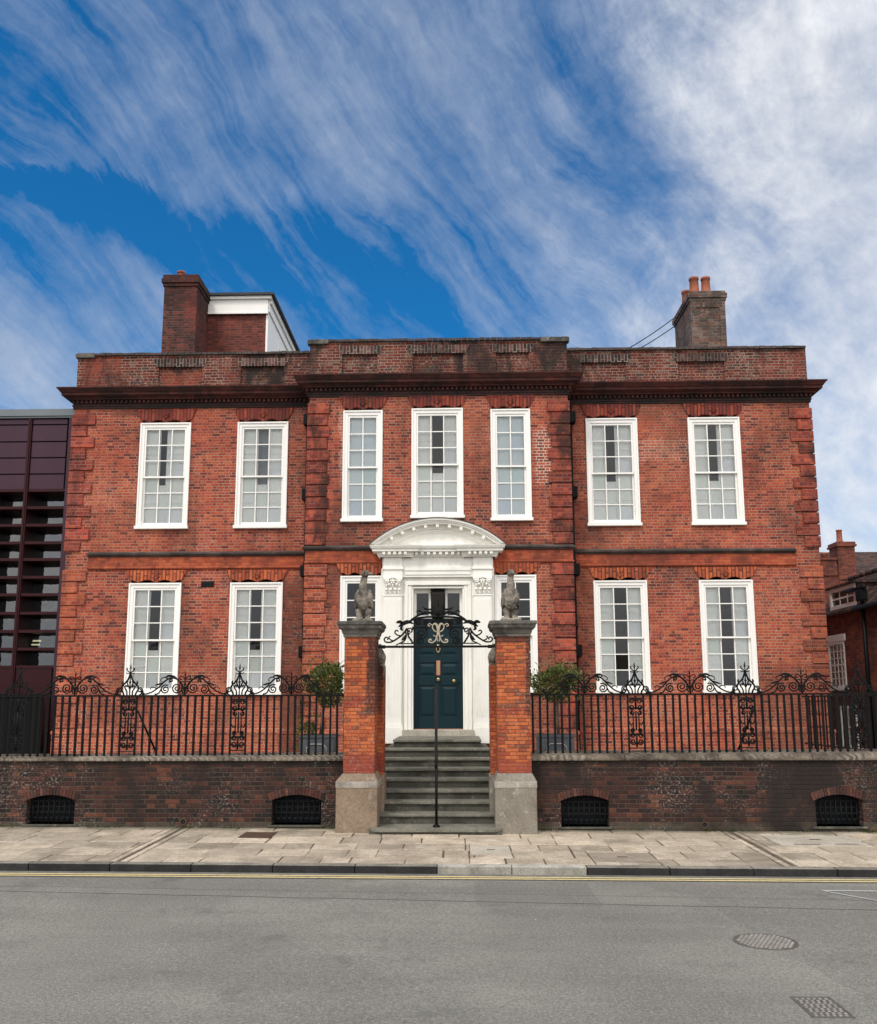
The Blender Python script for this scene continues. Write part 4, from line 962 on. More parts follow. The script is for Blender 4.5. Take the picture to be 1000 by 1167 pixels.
# ------------------------------------------------------------------ boundary walls with basement grilles
def boundary(x0, x1, wins, hole, label):
    YF = 13.30; t = thing('boundary_wall', label, 'wall', ((x0+x1)/2,YF,.1), 'front walls either side of the steps')
    b = MB(); rise = .075
    hs = [(a,c,za,zb) for a,c,za,zb in wins]
    b.wall(YF,x0,x1,-.1,1.06,hs,.33)
    b.quad((x0,13.64,-.1),(x1,13.64,-.1),(x1,13.64,1.06),(x0,13.64,1.06)); b.quad((x0,YF,1.06),(x1,YF,1.06),(x1,13.64,1.06),(x0,13.64,1.06))
    for s, xx in ((0,x0),(1,x1)): b.quad((xx,YF,-.1),(xx,13.64,-.1),(xx,13.64,1.06),(xx,YF,1.06))
    for a,c,za,zb in wins:      # spandrels turning each square head into a segmental arch
        n = 10; zz = lambda u: zb-rise+rise*(1-(2*u-1)**2)
        for i in range(n):
            u0, u1 = i/n, (i+1)/n; xa, xb = a+(c-a)*u0, a+(c-a)*u1
            b.quad((xa,YF,zz(u0)),(xb,YF,zz(u1)),(xb,YF,zb),(xa,YF,zb)); b.quad((xa,YF,zz(u0)),(xa,YF+.33,zz(u0)),(xb,YF+.33,zz(u1)),(xb,YF,zz(u1)))
    b.build('brickwork', M['brick_low'], t)
    n = max(1, round((x1-x0)/1.35)); cz = MB(); L = (x1-x0)/n
    for i in range(n):
        xa, xb = x0+i*L+.003, x0+(i+1)*L-.003
        zt = lambda x: 1.135+.0045*x
        vs = [(xa,13.255,1.055),(xa,13.255,1.088),(xa,13.30,zt(xa)-.012),(xa,13.64,zt(xa)+.035),(xa,13.70,1.12),(xa,13.70,1.055)]
        vs += [(xb,v[1],v[2]+(.0045*(xb-xa) if v[2]>1.12 else 0)) for v in vs]
        cz.add(vs, [(5,4,3,2,1,0),(6,7,8,9,10,11)]+[(k,k+1,k+7,k+6) for k in range(5)]+[(5,0,6,11)])
    cz.build('coping', M['coping'], t, .01, 2)
    for a,c,za,zb in wins:
        g = MB(); yg = YF+.12; nb = 9
        for i in range(nb): x = a+(c-a)*(i+.5)/nb; u=(i+.5)/nb; g.tube([(x,yg,za+.0),(x,yg,zb-rise*(2*u-1)**2)],.011,6)
        for k in range(1,5): z = za+(zb-za)*k/5.3; g.box(a,c,yg+.012,yg+.022,z-.009,z+.009)
        gr = g.build('basement_grille', M['iron_bar'], t)
        g = MB(); g.box(a-.02,c+.02,YF+.29,YF+.34,za-.02,zb+.02); g.build('dark_void', M['dark'], gr)
        g = MB(); g.box(a-.05,c+.05,YF-.022,YF+.28,za-.035,za); g.build('grille_sill', M['step'], gr, .006)
        ar = MB(); nv = 17
        for i in range(nv):
            u0, u1 = -.05+1.10*i/nv+.004, -.05+1.10*(i+1)/nv-.004
            f = lambda u: zb-rise+rise*(1-(2*u-1)**2); xa, xb = a+(c-a)*u0, a+(c-a)*u1
            lean0, lean1 = (u0-.5)*.05, (u1-.5)*.05; ht = .105
            ar.prism([(xa,f(u0)),(xb,f(u1)),(xb+lean1,f(u1)+ht),(xa+lean0,f(u0)+ht)], YF-.008-.006*rq.random(), YF+.05)
        ar.build('arch_bricks', M['arch_low'], gr)
    if hole:
        a = MB(); hx, hz = hole
        a.add([(hx+r_*math.cos(2*PI*i/16),y,hz+r_*math.sin(2*PI*i/16)) for r_,y in ((.052,YF-.02),(.038,YF-.02),(.038,YF+.004),(.052,YF+.004)) for i in range(16)],
              [(r_*16+i,r_*16+(i+1)%16,(r_+1)*16+(i+1)%16,(r_+1)*16+i) for r_ in range(3) for i in range(16)])
        dr = a.build('drain_outlet', M['iron_rust'], t)
        a = MB(); a.add([(hx+.038*math.cos(2*PI*i/16),YF-.003,hz+.038*math.sin(2*PI*i/16)) for i in range(16)], [tuple(range(15,-1,-1))]); a.build('outlet_hole', M['dark'], dr)
    return t
g = G('arch_low'); cr = g.ramp(g.isl, [(0,(.03,.022,.02)),(.4,(.075,.03,.024)),(.75,(.13,.055,.038)),(1,(.05,.032,.03))]); fn = g.noise(g.pos,40.,4.)
M['arch_low'] = g.pbr(g.mix(1.,cr,g.ramp(fn,[(.3,(.6,.6,.6)),(.7,(1.35,1.35,1.35))]),'MULTIPLY'),.9,0.,g.bump(fn,.6,.006),.2)
boundary(-7.95,-1.28,[(-5.93,-5.22,.16,.575),(-2.34,-1.62,.15,.575)],(-3.62,.195),'dark sooty brick front wall with two basement grilles, left of the steps')
boundary(1.43,9.5,[(1.84,2.53,.125,.565),(5.47,6.14,.13,.575)],(3.88,.15),'dark brick front wall flecked with lime, right of the steps')

# ------------------------------------------------------------------ ironwork
def spiral(cx, cz, r0, r1, a0, turns, n=22):
    """from radius r0 at angle a0 (degrees) winding in to r1"""
    return [(cx+(r0+(r1-r0)*i/n)*math.cos(R(a0)+turns*2*PI*i/n), cz+(r0+(r1-r0)*i/n)*math.sin(R(a0)+turns*2*PI*i/n)) for i in range(n+1)]
def smooth(pts, n=6):
    out = []; P = [pts[0]]+list(pts)+[pts[-1]]
    for i in range(1,len(P)-2):
        for k in range(n):
            t = k/n; p0,p1,p2,p3 = P[i-1],P[i],P[i+1],P[i+2]
            out.append(tuple(.5*((2*p1[j])+(-p0[j]+p2[j])*t+(2*p0[j]-5*p1[j]+4*p2[j]-p3[j])*t*t+(-p0[j]+3*p1[j]-3*p2[j]+p3[j])*t*t*t) for j in (0,1)))
    out.append(pts[-1]); return out
def iron2d(mb, x0, y, z0, curve, r, mirror=True, r2=None, sides=5):
    r = r*1.25; r2 = r2 and r2*1.25
    for s in ((-1,1) if mirror else (1,)):
        mb.tube([(x0+s*x, y, z0+z) for x, z in curve], r, sides, r2)
def leaf2d(mb, x0, y, z0, pts, w, mirror=True):
    """an ironwork leaf: a lens-shaped plate along pts"""
    for s in ((-1,1) if mirror else (1,)):
        sm = smooth(pts, 4); n = len(sm); up = []; dn = []
        for i,(x,z) in enumerate(sm):
            a, b = sm[max(i-1,0)], sm[min(i+1,n-1)]; dx, dz = b[0]-a[0], b[1]-a[1]; l = math.hypot(dx,dz) or 1
            ww = w*math.sin(PI*min(1,(i+.25)/(n-.5)))
            up.append((x-dz/l*ww, z+dx/l*ww)); dn.append((x+dz/l*ww, z-dx/l*ww))
        vs = []; fs = []
        for yy in (y-.009, y+.009):
            vs += [(x0+s*p[0],yy,z0+p[1]) for p in up]+[(x0+s*p[0],yy,z0+p[1]) for p in dn]
        for i in range(n-1):
            fs.append((i,i+1,n+i+1,n+i)); fs.append((2*n+i,3*n+i,3*n+i+1,2*n+i+1)); fs.append((i,2*n+i,2*n+i+1,i+1)); fs.append((n+i,n+i+1,3*n+i+1,3*n+i))
        mb.add(vs, fs)
RT = 2.0   # top rail height
def crest(xc, y, z, parent, half='both', wide=1.):
    c = MB(); W = wide; fn = c
    c.tube([(xc,y,z),(xc,y,z+.29)],.012,6,.008); c.ball((xc,y,z+.16),.02); c.ball((xc,y,z+.225),.015); c.lathe(xc,y,[(.004,z+.27),(.013,z+.30),(.002,z+.36)],6)
    for r_ in (smooth([(0,.235),(.035,.27),(.07,.275),(.085,.25),(.07,.23),(.055,.245)]), smooth([(0,.19),(.04,.205),(.07,.195),(.075,.17),(.06,.165)])): iron2d(c,xc,y,z,r_,.007)
    main = smooth([(.0,.05),(.05,.16),(.14,.245),(.24,.25),(.32,.20),(.40,.12),(.50,.05),(.60,.018),(.66,.03),(.665,.055),(.645,.065),(.635,.05)])
    main = [(x*W,zz) for x,zz in main]; iron2d(c,xc,y,z,main,.012,True,.007)
    for sp in (spiral(.125*W,.105,.085,.012,150,1.9), spiral(.30*W,.085,.072,.012,120,-1.8), spiral(.215*W,.215,.03,.008,-60,1.2,12)): iron2d(c,xc,y,z,sp,.0085)
    iron2d(c,xc,y,z,[(x*W,q) for x,q in smooth([(.02,.02),(.04,.06),(.05,.12)])],.009)
    iron2d(c,xc,y,z,[(x*W,q) for x,q in smooth([(.37,.085),(.40,.03),(.46,.012)])],.009)
    iron2d(c,xc,y,z,[(x*W,q) for x,q in smooth([(.26,.245),(.32,.265),(.37,.24),(.375,.21),(.35,.205)])],.008,True,.004)
    iron2d(c,xc,y,z,[(x*W,q) for x,q in smooth([(.43,.095),(.49,.12),(.53,.10),(.52,.08)])],.007,True,.004)
    leaf2d(c,xc,y,z,[(x*W,q) for x,q in ((.10,.21),(.17,.27),(.26,.285),(.31,.26))],.018)
    leaf2d(c,xc,y,z,[(x*W,q) for x,q in ((.34,.19),(.41,.16),(.47,.145))],.012)
    c.build('crest', M['iron'], parent)
def postpanel(xc, y, zb, parent):
    c = MB(); z = zb; h = RT-zb
    for s in (-1,1): c.box(xc+s*.115-.013,xc+s*.115+.013,y-.013,y+.013,zb-.02,RT)
    p = c.build('post', M['iron'], parent)
    c = MB()
    for zz in (zb+.045,RT-.33,RT-.05): c.box(xc-.102,xc+.102,y-.008,y+.008,zz-.007,zz+.007)
    for (cz, d) in ((RT-.12,1),(zb+.16,-1)):
        for sp in (spiral(.055,cz+d*.025,.045,.010,180,d*-1.6), spiral(.058,cz-d*.065,.040,.010,180,d*1.6)): iron2d(c,xc,y,0,sp,.0085)
        iron2d(c,xc,y,0,[(.006,cz-.10),(.006,cz+.10)],.007)
    for sp in (spiral(.05,RT-.27,.036,.008,90,-1.5),spiral(.05,zb+.30,.036,.008,-90,1.5)): iron2d(c,xc,y,0,sp,.008)
    iron2d(c,xc,y,0,[(.042,zb+.27),(.042,RT-.27)],.008); iron2d(c,xc,y,0,[(.004,zb+.30),(.004,RT-.24)],.007)
    iron2d(c,xc,y,0,smooth([(.042,zb+.42),(.075,zb+.38),(.10,zb+.43)]),.007)
    c.build('scroll_panel', M['iron'], p)
    c = MB(); z = RT
    iron2d(c,xc,y,z,smooth([(.085,.0),(.10,.05),(.125,.09),(.12,.14),(.075,.19),(.035,.24),(.012,.30),(.0,.34)]),.011)
    iron2d(c,xc,y,z,smooth([(.04,.0),(.045,.07),(.07,.11),(.075,.14),(.05,.15),(.04,.13)]),.009)
    iron2d(c,xc,y,z,smooth([(.0,.10),(.03,.16),(.045,.20),(.03,.22)]),.008)
    iron2d(c,xc,y,z,spiral(.155,.085,.045,.010,-60,1.5,16),.0085); iron2d(c,xc,y,z,smooth([(.125,.0),(.175,.03),(.20,.07)]),.0085)
    iron2d(c,xc,y,z,spiral(.205,.025,.025,.006,200,-1.3,12),.007)
    c.tube([(xc,y,z),(xc,y,z+.40)],.010,6,.007); c.lathe(xc,y,[(.003,z+.38),(.014,z+.415),(.002,z+.48)],6); c.ball((xc,y,z+.34),.016); c.ball((xc,y,z+.20),.018)
    iron2d(c,xc,y,z,smooth([(.0,.345),(.035,.365),(.06,.40),(.045,.415)]),.007); iron2d(c,xc,y,z,smooth([(.0,.335),(.04,.33),(.06,.345)]),.006)
    leaf2d(c,xc,y,z,((.09,.14),(.11,.19),(.10,.225)),.012)
    c.build('finial', M['iron'], p)
def railing(x0, x1, posts, y, label, braces=(), crests=()):
    t = thing('iron_railing', label, 'railing', ((x0+x1)/2,y,1.16), 'scrolled iron railings on the front walls')
    a = MB(); a.box(x0,x1,y-.018,y+.018,RT-.012,RT+.014); a.build('top_rail', M['iron'], t)
    zb = lambda x: 1.145+.0045*x
    first = None; edges = [x0]+posts+[x1]
    for i in range(len(edges)-1):
        a_, b_ = edges[i]+(.115 if i else .02), edges[i+1]-(.115 if i < len(edges)-2 else .02)
        n = max(1,round((b_-a_)/.108)); 
        for k in range(1 if i else 0, n if i < len(edges)-2 else n+1):
            x = a_+(b_-a_)*k/n
            if first is None:
                m = MB(); m.box(-.0145,.0145,-.0145,.0145,-.03,RT-.012-1.11); first = m.build('bar', M['iron'], t); first.location = (x, y, 1.11); 
            else:
                c = first.copy(); COL.objects.link(c); c.parent = t; c.location = (x, y, 1.11); c.rotation_euler = (rq.uniform(-.006,.006),rq.uniform(-.008,.008),rq.uniform(-.2,.2))
    for p in posts: postpanel(p, y, zb(p)+.02, t)
    for p, wd in crests: crest(p, y, RT+.01, t, 'both', wd)
    for (p, q) in braces:
        a = MB(); a.tube([(p,y+.015,RT-.22),(q,y+.20,1.13)],.016,6); a.build('brace', M['iron'], t)
    return t
YRL = 13.44
railing(-7.9,-1.30,[-6.22,-4.55,-2.90],YRL,'black iron railing with scrolled crests on the left front wall',[(-4.42,-4.16)],[(-5.38,.98),(-3.72,.98),(-2.12,.92),(-7.05,.98)])
railing(1.45,9.45,[2.99,4.62,6.27,7.9],YRL,'black iron railing with scrolled crests on the right front wall',[(4.72,4.50)],[(2.24,.92),(3.80,.98),(5.44,.98),(7.08,.98)])
# side return behind the right end, a thing of its own
t = thing('side_railing', 'black iron side railing running back from the street at the far right', 'railing', (6.9,15.4,FC))
a = MB(); a.box(6.88,6.912,13.72,17.3,RT-.03,RT); a.box(6.88,6.912,13.72,17.3,1.10,1.125); a.build('top_rail', M['iron'], t)
f0 = None
for i in range(24):
    y = 13.8+i*.145
    if f0 is None: m = MB(); m.box(-.011,.011,-.011,.011,0,RT-.03-FC); f0 = m.build('bar', M['iron'], t); f0.location = (6.896,y,FC)
    else: c = f0.copy(); COL.objects.link(c); c.parent = t; c.location = (6.896,y,FC)
# inverse of the empty transform for bars placed by location
for o in list(bpy.data.objects):
    if o.name.split('.')[0] == 'bar':
        o.matrix_parent_inverse = Matrix.Translation(o.parent.location).inverted()

# ------------------------------------------------------------------ overthrow above the gateway
ot = thing('gate_overthrow', 'black wrought iron overthrow with gilt monogram spanning the gate piers', 'gate arch', (.07,13.06,2.7))
YO, X0 = 13.08, .085; ZB = 2.70
a = MB(); a.box(-.79,.91,YO-.014,YO+.014,ZB-.02,ZB+.012); a.box(-.50,.67,YO-.010,YO+.010,ZB+.035,ZB+.050)
for x in (-.72,.84): a.box(x-.03,x+.03,YO-.022,YO+.022,ZB-.03,ZB+.02)
a.build('bar', M['iron'], ot)
a = MB()
for s in (-1,1):
    a.box(X0+s*.35-.011,X0+s*.35+.011,YO-.011,YO+.011,ZB+.01,ZB+.36)
    a.prism([(X0+s*.35-.03,ZB+.25),(X0+s*.35+.03,ZB+.25),(X0+s*.35+.03,ZB+.29),(X0+s*.35-.03,ZB+.29)],YO-.02,YO+.02)
prof = [(-.55,.30),(-.42,.37),(-.27,.42),(0,.435),(.27,.42),(.42,.37),(.55,.30)]
a.tube([(X0+x,YO,ZB+z) for x,z in smooth(prof)],.016,6); a.tube([(X0+x,YO,ZB+z-.085) for x,z in smooth([(-.40,.33),(-.27,.37),(0,.375),(.27,.37),(.40,.33)])],.014,6)
a.build('frame', M['iron'], ot)
a = MB()
for i in range(6):
    x = -.30+.12*i; iron2d(a,X0+x,YO,ZB+.365,spiral(.0,.0,.042,.008,200 if i%2 else -20,1.6 if i%2 else -1.6,14),.011,False)
for x in (-.24,-.12,0,.12,.24): a.tube([(X0+x-.05,YO,ZB+.33),(X0+x,YO,ZB+.40),(X0+x+.05,YO,ZB+.33)],.010,5)
for sp in (spiral(.24,.19,.085,.015,90,1.7), spiral(.255,.085,.06,.012,100,-1.5), spiral(.17,.275,.04,.01,0,1.3,12)): iron2d(a,X0,YO,ZB,sp,.011)
a.build('scroll_band', M['iron'], ot)
a = MB()   # drooping shoulder leaves and the long side scrolls
leaf2d(a,X0,YO,ZB,((.36,.33),(.44,.36),(.52,.33),(.585,.285)),.030); leaf2d(a,X0,YO,ZB,((.50,.32),(.56,.36),(.62,.345)),.025); leaf2d(a,X0,YO,ZB,((.52,.31),(.545,.26),(.51,.235)),.02)
iron2d(a,X0,YO,ZB,smooth([(.46,.27),(.50,.20),(.58,.13),(.68,.07),(.76,.065),(.79,.10),(.765,.135),(.735,.12),(.745,.095)]),.012,True,.008)
iron2d(a,X0,YO,ZB,smooth([(.45,.25),(.44,.16),(.40,.09),(.37,.04)]),.012); iron2d(a,X0,YO,ZB,spiral(.41,.23,.05,.01,-90,1.4,14),.009)
iron2d(a,X0,YO,ZB,smooth([(.48,.22),(.47,.14),(.50,.08),(.56,.05),(.62,.02)]),.011,True,.007)
iron2d(a,X0,YO,ZB,smooth([(.545,.155),(.60,.17),(.635,.205),(.615,.235),(.585,.22)]),.009); iron2d(a,X0,YO,ZB,smooth([(.655,.085),(.70,.10),(.72,.135),(.70,.15)]),.008)
leaf2d(a,X0,YO,ZB,((.46,.19),(.50,.12),(.54,.09)),.02)
a.build('side_scroll', M['iron'], ot)
a = MB()   # crowning leaves and finial
leaf2d(a,X0,YO,ZB,((.02,.44),(.08,.53),(.18,.545),(.23,.58)),.015); leaf2d(a,X0,YO,ZB,((.05,.44),(.14,.49),(.24,.47),(.34,.42)),.014); leaf2d(a,X0,YO,ZB,((.20,.47),(.28,.52),(.33,.50)),.010)
iron2d(a,X0,YO,ZB,smooth([(.0,.44),(.10,.50),(.20,.50),(.30,.455),(.40,.39)]),.010)
a.lathe(X0,YO,[(.014,ZB+.43),(.030,ZB+.47),(.036,ZB+.51),(.022,ZB+.54),(.012,ZB+.56),(.020,ZB+.59),(.010,ZB+.64),(.003,ZB+.69)],10)
leaf2d(a,X0,YO,ZB,((.02,.50),(.05,.55),(.055,.60)),.010)
a.build('finial', M['iron'], ot)
a = MB(); YM = YO-.016; zc_ = ZB+.19   # gilt cipher of mirrored letters
iron2d(a,X0,YM,zc_,smooth([(-.055,.135),(-.03,.12),(-.012,.06),(.01,-.02),(.04,-.10),(.08,-.135),(.13,-.13),(.135,-.10),(.11,-.09),(.10,-.11)]),.0085)
iron2d(a,X0,YM,zc_,smooth([(.02,.02),(.06,.04),(.085,.09),(.06,.14),(.02,.13),(.005,.08),(.012,.03)]),.0075)
iron2d(a,X0,YM,zc_,smooth([(.09,.12),(.13,.14),(.15,.115),(.13,.10),(.12,.115)]),.006)
iron2d(a,X0,YM,zc_,smooth([(.012,.02),(.02,-.05),(.012,-.12)]),.006); iron2d(a,X0,YM,zc_,smooth([(.0,-.02),(.03,-.045),(.075,-.03)]),.006)
a.build('monogram', M['gold'], ot)

# ------------------------------------------------------------------ planters with clipped bay trees
def planter(x, y, label):
    t = thing('planter', label, 'planter', (x,y,FC), 'square lead planters behind the railings'); h = .52; w_ = .285
    a = MB(); a.box(x-w_,x+w_,y-w_,y+w_,FC,FC+h); a.build('box', M['lead_planter'], t, .01, 2)
    for nm,(p,q,r_,s) in zip(('rim','base_moulding'),((x-w_-.012,x+w_+.012,FC+h-.035,FC+h+.005),(x-w_-.008,x+w_+.008,FC,FC+.03))):
        a = MB(); a.box(p,q,y-w_-.012,y-w_+.001,r_,s); a.box(p,q,y+w_-.001,y+w_+.012,r_,s); a.box(p,p+.013,y-w_,y+w_,r_,s); a.box(q-.013,q,y-w_,y+w_,r_,s)
        a.build(nm, M['lead_planter'], t)
    a = MB(); pts = [(-.16,.2),(-.16,.32),(-.11,.38),(.11,.38),(.16,.32),(.16,.2)]; a.tube([(x+p,y-w_-.004,FC+q) for p,q in pts],.010,5); a.build('ornament', M['kerb_pale'], t)
    a = MB(); a.box(x-w_+.02,x+w_-.02,y-w_+.02,y+w_-.02,FC+h-.02,FC+h+.006); a.build('soil', M['soil'], t)
def leaves(mb, c, rad, n, rn, sz=.045, lump=.22, shell=.45):
    lumps = [(Vector((rn.gauss(0,1),rn.gauss(0,1),rn.gauss(0,1))).normalized(), rn.uniform(-lump,lump)) for _ in range(26)]
    for _ in range(n):
        d = Vector((rn.gauss(0,1),rn.gauss(0,1),rn.gauss(0,1))).normalized()
        rr_ = 1+sum(v*max(0,d.dot(l))**8 for l, v in lumps)
        p = Vector(c)+Vector((d.x*rad[0],d.y*rad[1],d.z*rad[2]))*rr_*(shell+(1-shell)*rn.random()**.5)
        u = (d+Vector((rn.gauss(0,.7),rn.gauss(0,.7),rn.gauss(.35,.7)))).normalized(); v = u.orthogonal().normalized(); v.rotate(Matrix.Rotation(rn.random()*6.28,3,u))
        s = sz*rn.uniform(.7,1.35); k = u.cross(v)*s*.12
        mb.add([p-v*s*.02, p+u*s*.5+v*s*.26+k, p+u*s*1.1, p+u*s*.5-v*s*.26+k], [(0,1,2,3)])
def bay(x, y, top, rad, label, seed, lean):
    rn = random.Random(seed); t = thing('topiary_tree', label, 'tree', (x,y,FC+.52), 'clipped bay trees in planters')
    cz = top-rad[2]
    a = MB(); a.tube([(x-lean,y,FC+.51),(x-lean*.7,y+.01,FC+.86),(x-lean*.2,y,cz-rad[2]*.7),(x,y,cz)],.026,8,.018)
    for k in range(9):
        an = k*2.4; a.tube([(x-lean*.1,y,cz-rad[2]*.6+.04*k),(x+.6*rad[0]*math.cos(an)*.6,y+.6*rad[1]*math.sin(an)*.6,cz-.15+.05*k),(x+rad[0]*.85*math.cos(an),y+rad[1]*.85*math.sin(an),cz-.1+.06*k*rn.uniform(.6,1.2))],.010,5,.003)
    a.build('trunk', M['bark'], t)
    a = MB(); leaves(a,(x,y,cz),rad,3000,rn,.048,.34); leaves(a,(x,y,cz),tuple(r_*1.12 for r_ in rad),420,rn,.055,.5,.85); a.build('crown', M['leaf'], t)
planter(-1.95,15.15,'grey lead planter behind the railing left of the steps'); planter(1.97,15.15,'grey lead planter behind the railing right of the steps')
bay(-1.83,15.15,2.52,(.34,.33,.32),'clipped bay tree with slanting trunk, in the planter left of the steps',4,.10)
bay(2.03,15.15,2.52,(.42,.38,.29),'wide clipped bay tree on straight trunk, in the planter right of the steps',9,.0)
rn = random.Random(12); a = MB(); leaves(a,(-2.12,15.08,FC+.62),(.13,.13,.12),220,rn,.05); tag(a.build('small_plant', M['leaf']), 'low green plant at the foot of the slanting bay trunk', 'plant')
rn = random.Random(15); a = MB(); leaves(a,(-2.62,17.6,FC+.45),(.16,.14,.42),420,rn,.05); tag(a.build('wall_shrub', M['leaf']), 'dark weedy shrub growing at the foot of the left downpipe', 'shrub')
# small white spotlight standing on the coping side of the right planter
t = thing('garden_spotlight', 'small white spotlight on the forecourt edge right of the planter', 'spotlight', (2.46,13.9,FC))
a = MB(); a.tube([(2.46,13.9,FC),(2.46,13.9,FC+.16)],.012,6); a.build('stake', M['iron'], t)
a = MB(); a.tube([(2.46,13.86,FC+.22),(2.47,13.94,FC+.17)],.034,10,.024); a.build('head', M['white'], t)
# weeds along the foot of the walls
rn = random.Random(21); a = MB()
for (x, n) in ((-6.2,12),(-4.9,14),(-4.6,10),(-3.5,9),(-2.9,10),(-1.55,8),(1.6,8),(3.9,14),(4.3,10),(5.3,10),(6.2,16),(6.35,12),(2.9,7)):
    for k in range(n):
        px = x+rn.gauss(0,.09); py = 13.285-rn.random()*.04; h = rn.uniform(.02,.055); dx = rn.gauss(0,.02); z = gz(px,py)-.005
        a.add([(px-.007,py,z),(px+.007,py,z),(px+dx+.006,py-.015,z+h*.7),(px+dx*1.6,py-.025,z+h),(px+dx-.008,py-.012,z+h*.65)], [(0,1,2,3,4)])
for k in range(26):
    px = rn.uniform(-6.5,6.3); py = 13.225; z = 1.045; h = rn.uniform(.01,.03); a.add([(px-.008,py,z-.01),(px+.008,py,z-.01),(px+.004,py-.012,z-h)], [(0,1,2)])
tag(a.build('weeds', M['weed']), 'small green weeds sprouting along the foot of the front walls', 'weeds', None, 'stuff')

# ------------------------------------------------------------------ modern building, left
mb_ = thing('modern_building', 'modern building clad in dark purple metal with deep window slots, left of the house', 'building', (-11,18.5,FC))
YM_ = 18.5; XR = -7.84; XL = -16.
a = MB(); a.quad((XR,YM_+.02,FC-.5),(XR,26,FC-.5),(XR,26,8.0),(XR,YM_+.02,8.0)); a.quad((XL,26,8.0),(XR,26,8.0),(XR,YM_,8.0),(XL,YM_,8.0)); a.box(XL,XR,YM_+.5,YM_+.6,6.36,8.0); a.build('wall', M['clad'], mb_)
a = MB(); a.box(XL,XR+.01,YM_-.06,26,8.04,8.19); a.box(XL,XR+.005,YM_-.03,26,8.0,8.04); a.build('roof_edge', M['roof_metal'], mb_)
cols = [-8.86-.80*i for i in range(9)]
rowz = [7.86,7.48,7.12,6.76,6.40]; edges = [XR-.17]+cols
for i in range(len(edges)-1):
    xa, xb = edges[i+1]+.04, edges[i]-.04
    zs = [7.995]+rowz
    for k in range(5):
        p = MB(); p.box(xa+.006,xb-.006,YM_+.012,YM_+.05,zs[k+1]+.012,zs[k]-.012); p.build('cladding_panel', M['clad'], mb_, .006)
    p = MB(); p.box(xa+.006,xb-.006,YM_+.012,YM_+.05,1.0,2.62); p.build('cladding_panel', M['clad_red'], mb_, .006)
p = MB(); p.box(XL,XR-.03,YM_+.055,YM_+.12,6.40,8.0); p.box(XL,XR-.03,YM_+.055,YM_+.12,.6,2.64); p.build('backing', M['dark'], mb_)
for x in cols:
    p = MB(); p.box(x-.04,x+.04,YM_-.02,YM_+.53,FC-.4,7.998); p.box(x-.012,x+.012,YM_-.035,YM_-.019,FC-.4,7.998); p.build('mullion', M['clad_red'], mb_)
p = MB(); p.box(XR-.17,XR,YM_-.03,YM_+.6,FC-.4,7.999); p.build('corner_fin', M['clad'], mb_, .006)
bz = [6.40,6.02,5.64,5.26,4.90,4.52,4.15,3.76,3.38,3.01,2.64]
p = MB()
for i in range(len(edges)-1):
    for z in bz: p.box(edges[i+1]+.041,edges[i]-(.041 if i else .001),YM_+.0,YM_+.50,z-.03,z+.03)
p.build('louvre_bars', M['clad_red'], mb_)
p = MB()
for i in range(len(edges)-1):
    for k in range(len(bz)-1):
        t1 = rq.uniform(-.006,.006); p.quad((edges[i+1]+.04,YM_+.47-t1,bz[k+1]+.03),(edges[i]-.04,YM_+.47+t1,bz[k+1]+.03),(edges[i]-.04,YM_+.47+t1,bz[k]-.03),(edges[i+1]+.04,YM_+.47-t1,bz[k]-.03))
p.build('pane', M['glass_mod'] if 'glass_mod' in M else M['glass_dark'], mb_)
p = MB(); p.box(XL,XR-.2,YM_+2.4,YM_+2.5,1,8); p.box(XL,XR-.2,YM_+.52,YM_+2.4,4.86,4.94); p.build('room', M['dark'], mb_)
M['lamp'] = glow('warm_strip_lamp', (1.,.78,.42), 5.)
p = MB(); p.box(-8.75,-8.58,YM_+.478+.05,YM_+.56,3.20,3.235); p.box(-8.77,-8.60,YM_+.528,YM_+.56,3.12,3.15); p.build('ceiling_lamp', M['lamp'], mb_)
# black boarded gate between the two buildings
t = thing('side_gate', 'black boarded gate between the modern building and the house', 'gate', (-9,17.9,FC))
p = MB()
for i in range(38): x = -12.4+i*.118; p.box(x,x+.112,17.92,17.95,FC,2.02)
p.build('boards', M['black'], t)
p = MB(); p.box(-12.4,-7.92,17.90,17.97,2.02,2.07); p.box(-12.4,-7.92,17.951,17.99,1.2,1.28); p.build('rail', M['black'], t)

# ------------------------------------------------------------------ houses to the right
sh = thing('side_house', 'brick house with tiled roof and white windows running back at the far right', 'house', (10.5,20,FC))
XS = 9.5
def xwall(mb, X, y0, y1, z0, z1, hs, depth):
    ys = sorted(set([y0,y1]+[h[0] for h in hs]+[h[1] for h in hs])); zs = sorted(set([z0,z1]+[h[2] for h in hs]+[h[3] for h in hs]))
    for i in range(len(ys)-1):
        for k in range(len(zs)-1):
            cy, cz = (ys[i]+ys[i+1])/2, (zs[k]+zs[k+1])/2
            if any(h[0]<cy<h[1] and h[2]<cz<h[3] for h in hs): continue
            mb.quad((X,ys[i+1],zs[k]),(X,ys[i],zs[k]),(X,ys[i],zs[k+1]),(X,ys[i+1],zs[k+1]))
    for a_,b_,c_,d_ in hs:
        X2 = X+depth
        mb.quad((X,a_,c_),(X,a_,d_),(X2,a_,d_),(X2,a_,c_)); mb.quad((X,b_,d_),(X,b_,c_),(X2,b_,c_),(X2,b_,d_)); mb.quad((X,a_,c_),(X2,a_,c_),(X2,b_,c_),(X,b_,c_)); mb.quad((X,a_,d_),(X,b_,d_),(X2,b_,d_),(X2,a_,d_))
a = MB(); xwall(a,XS,13.9,22.8,.5,4.02,[(21.38,22.32,2.20,3.30),(20.95,21.85,.8,1.78)],.12)
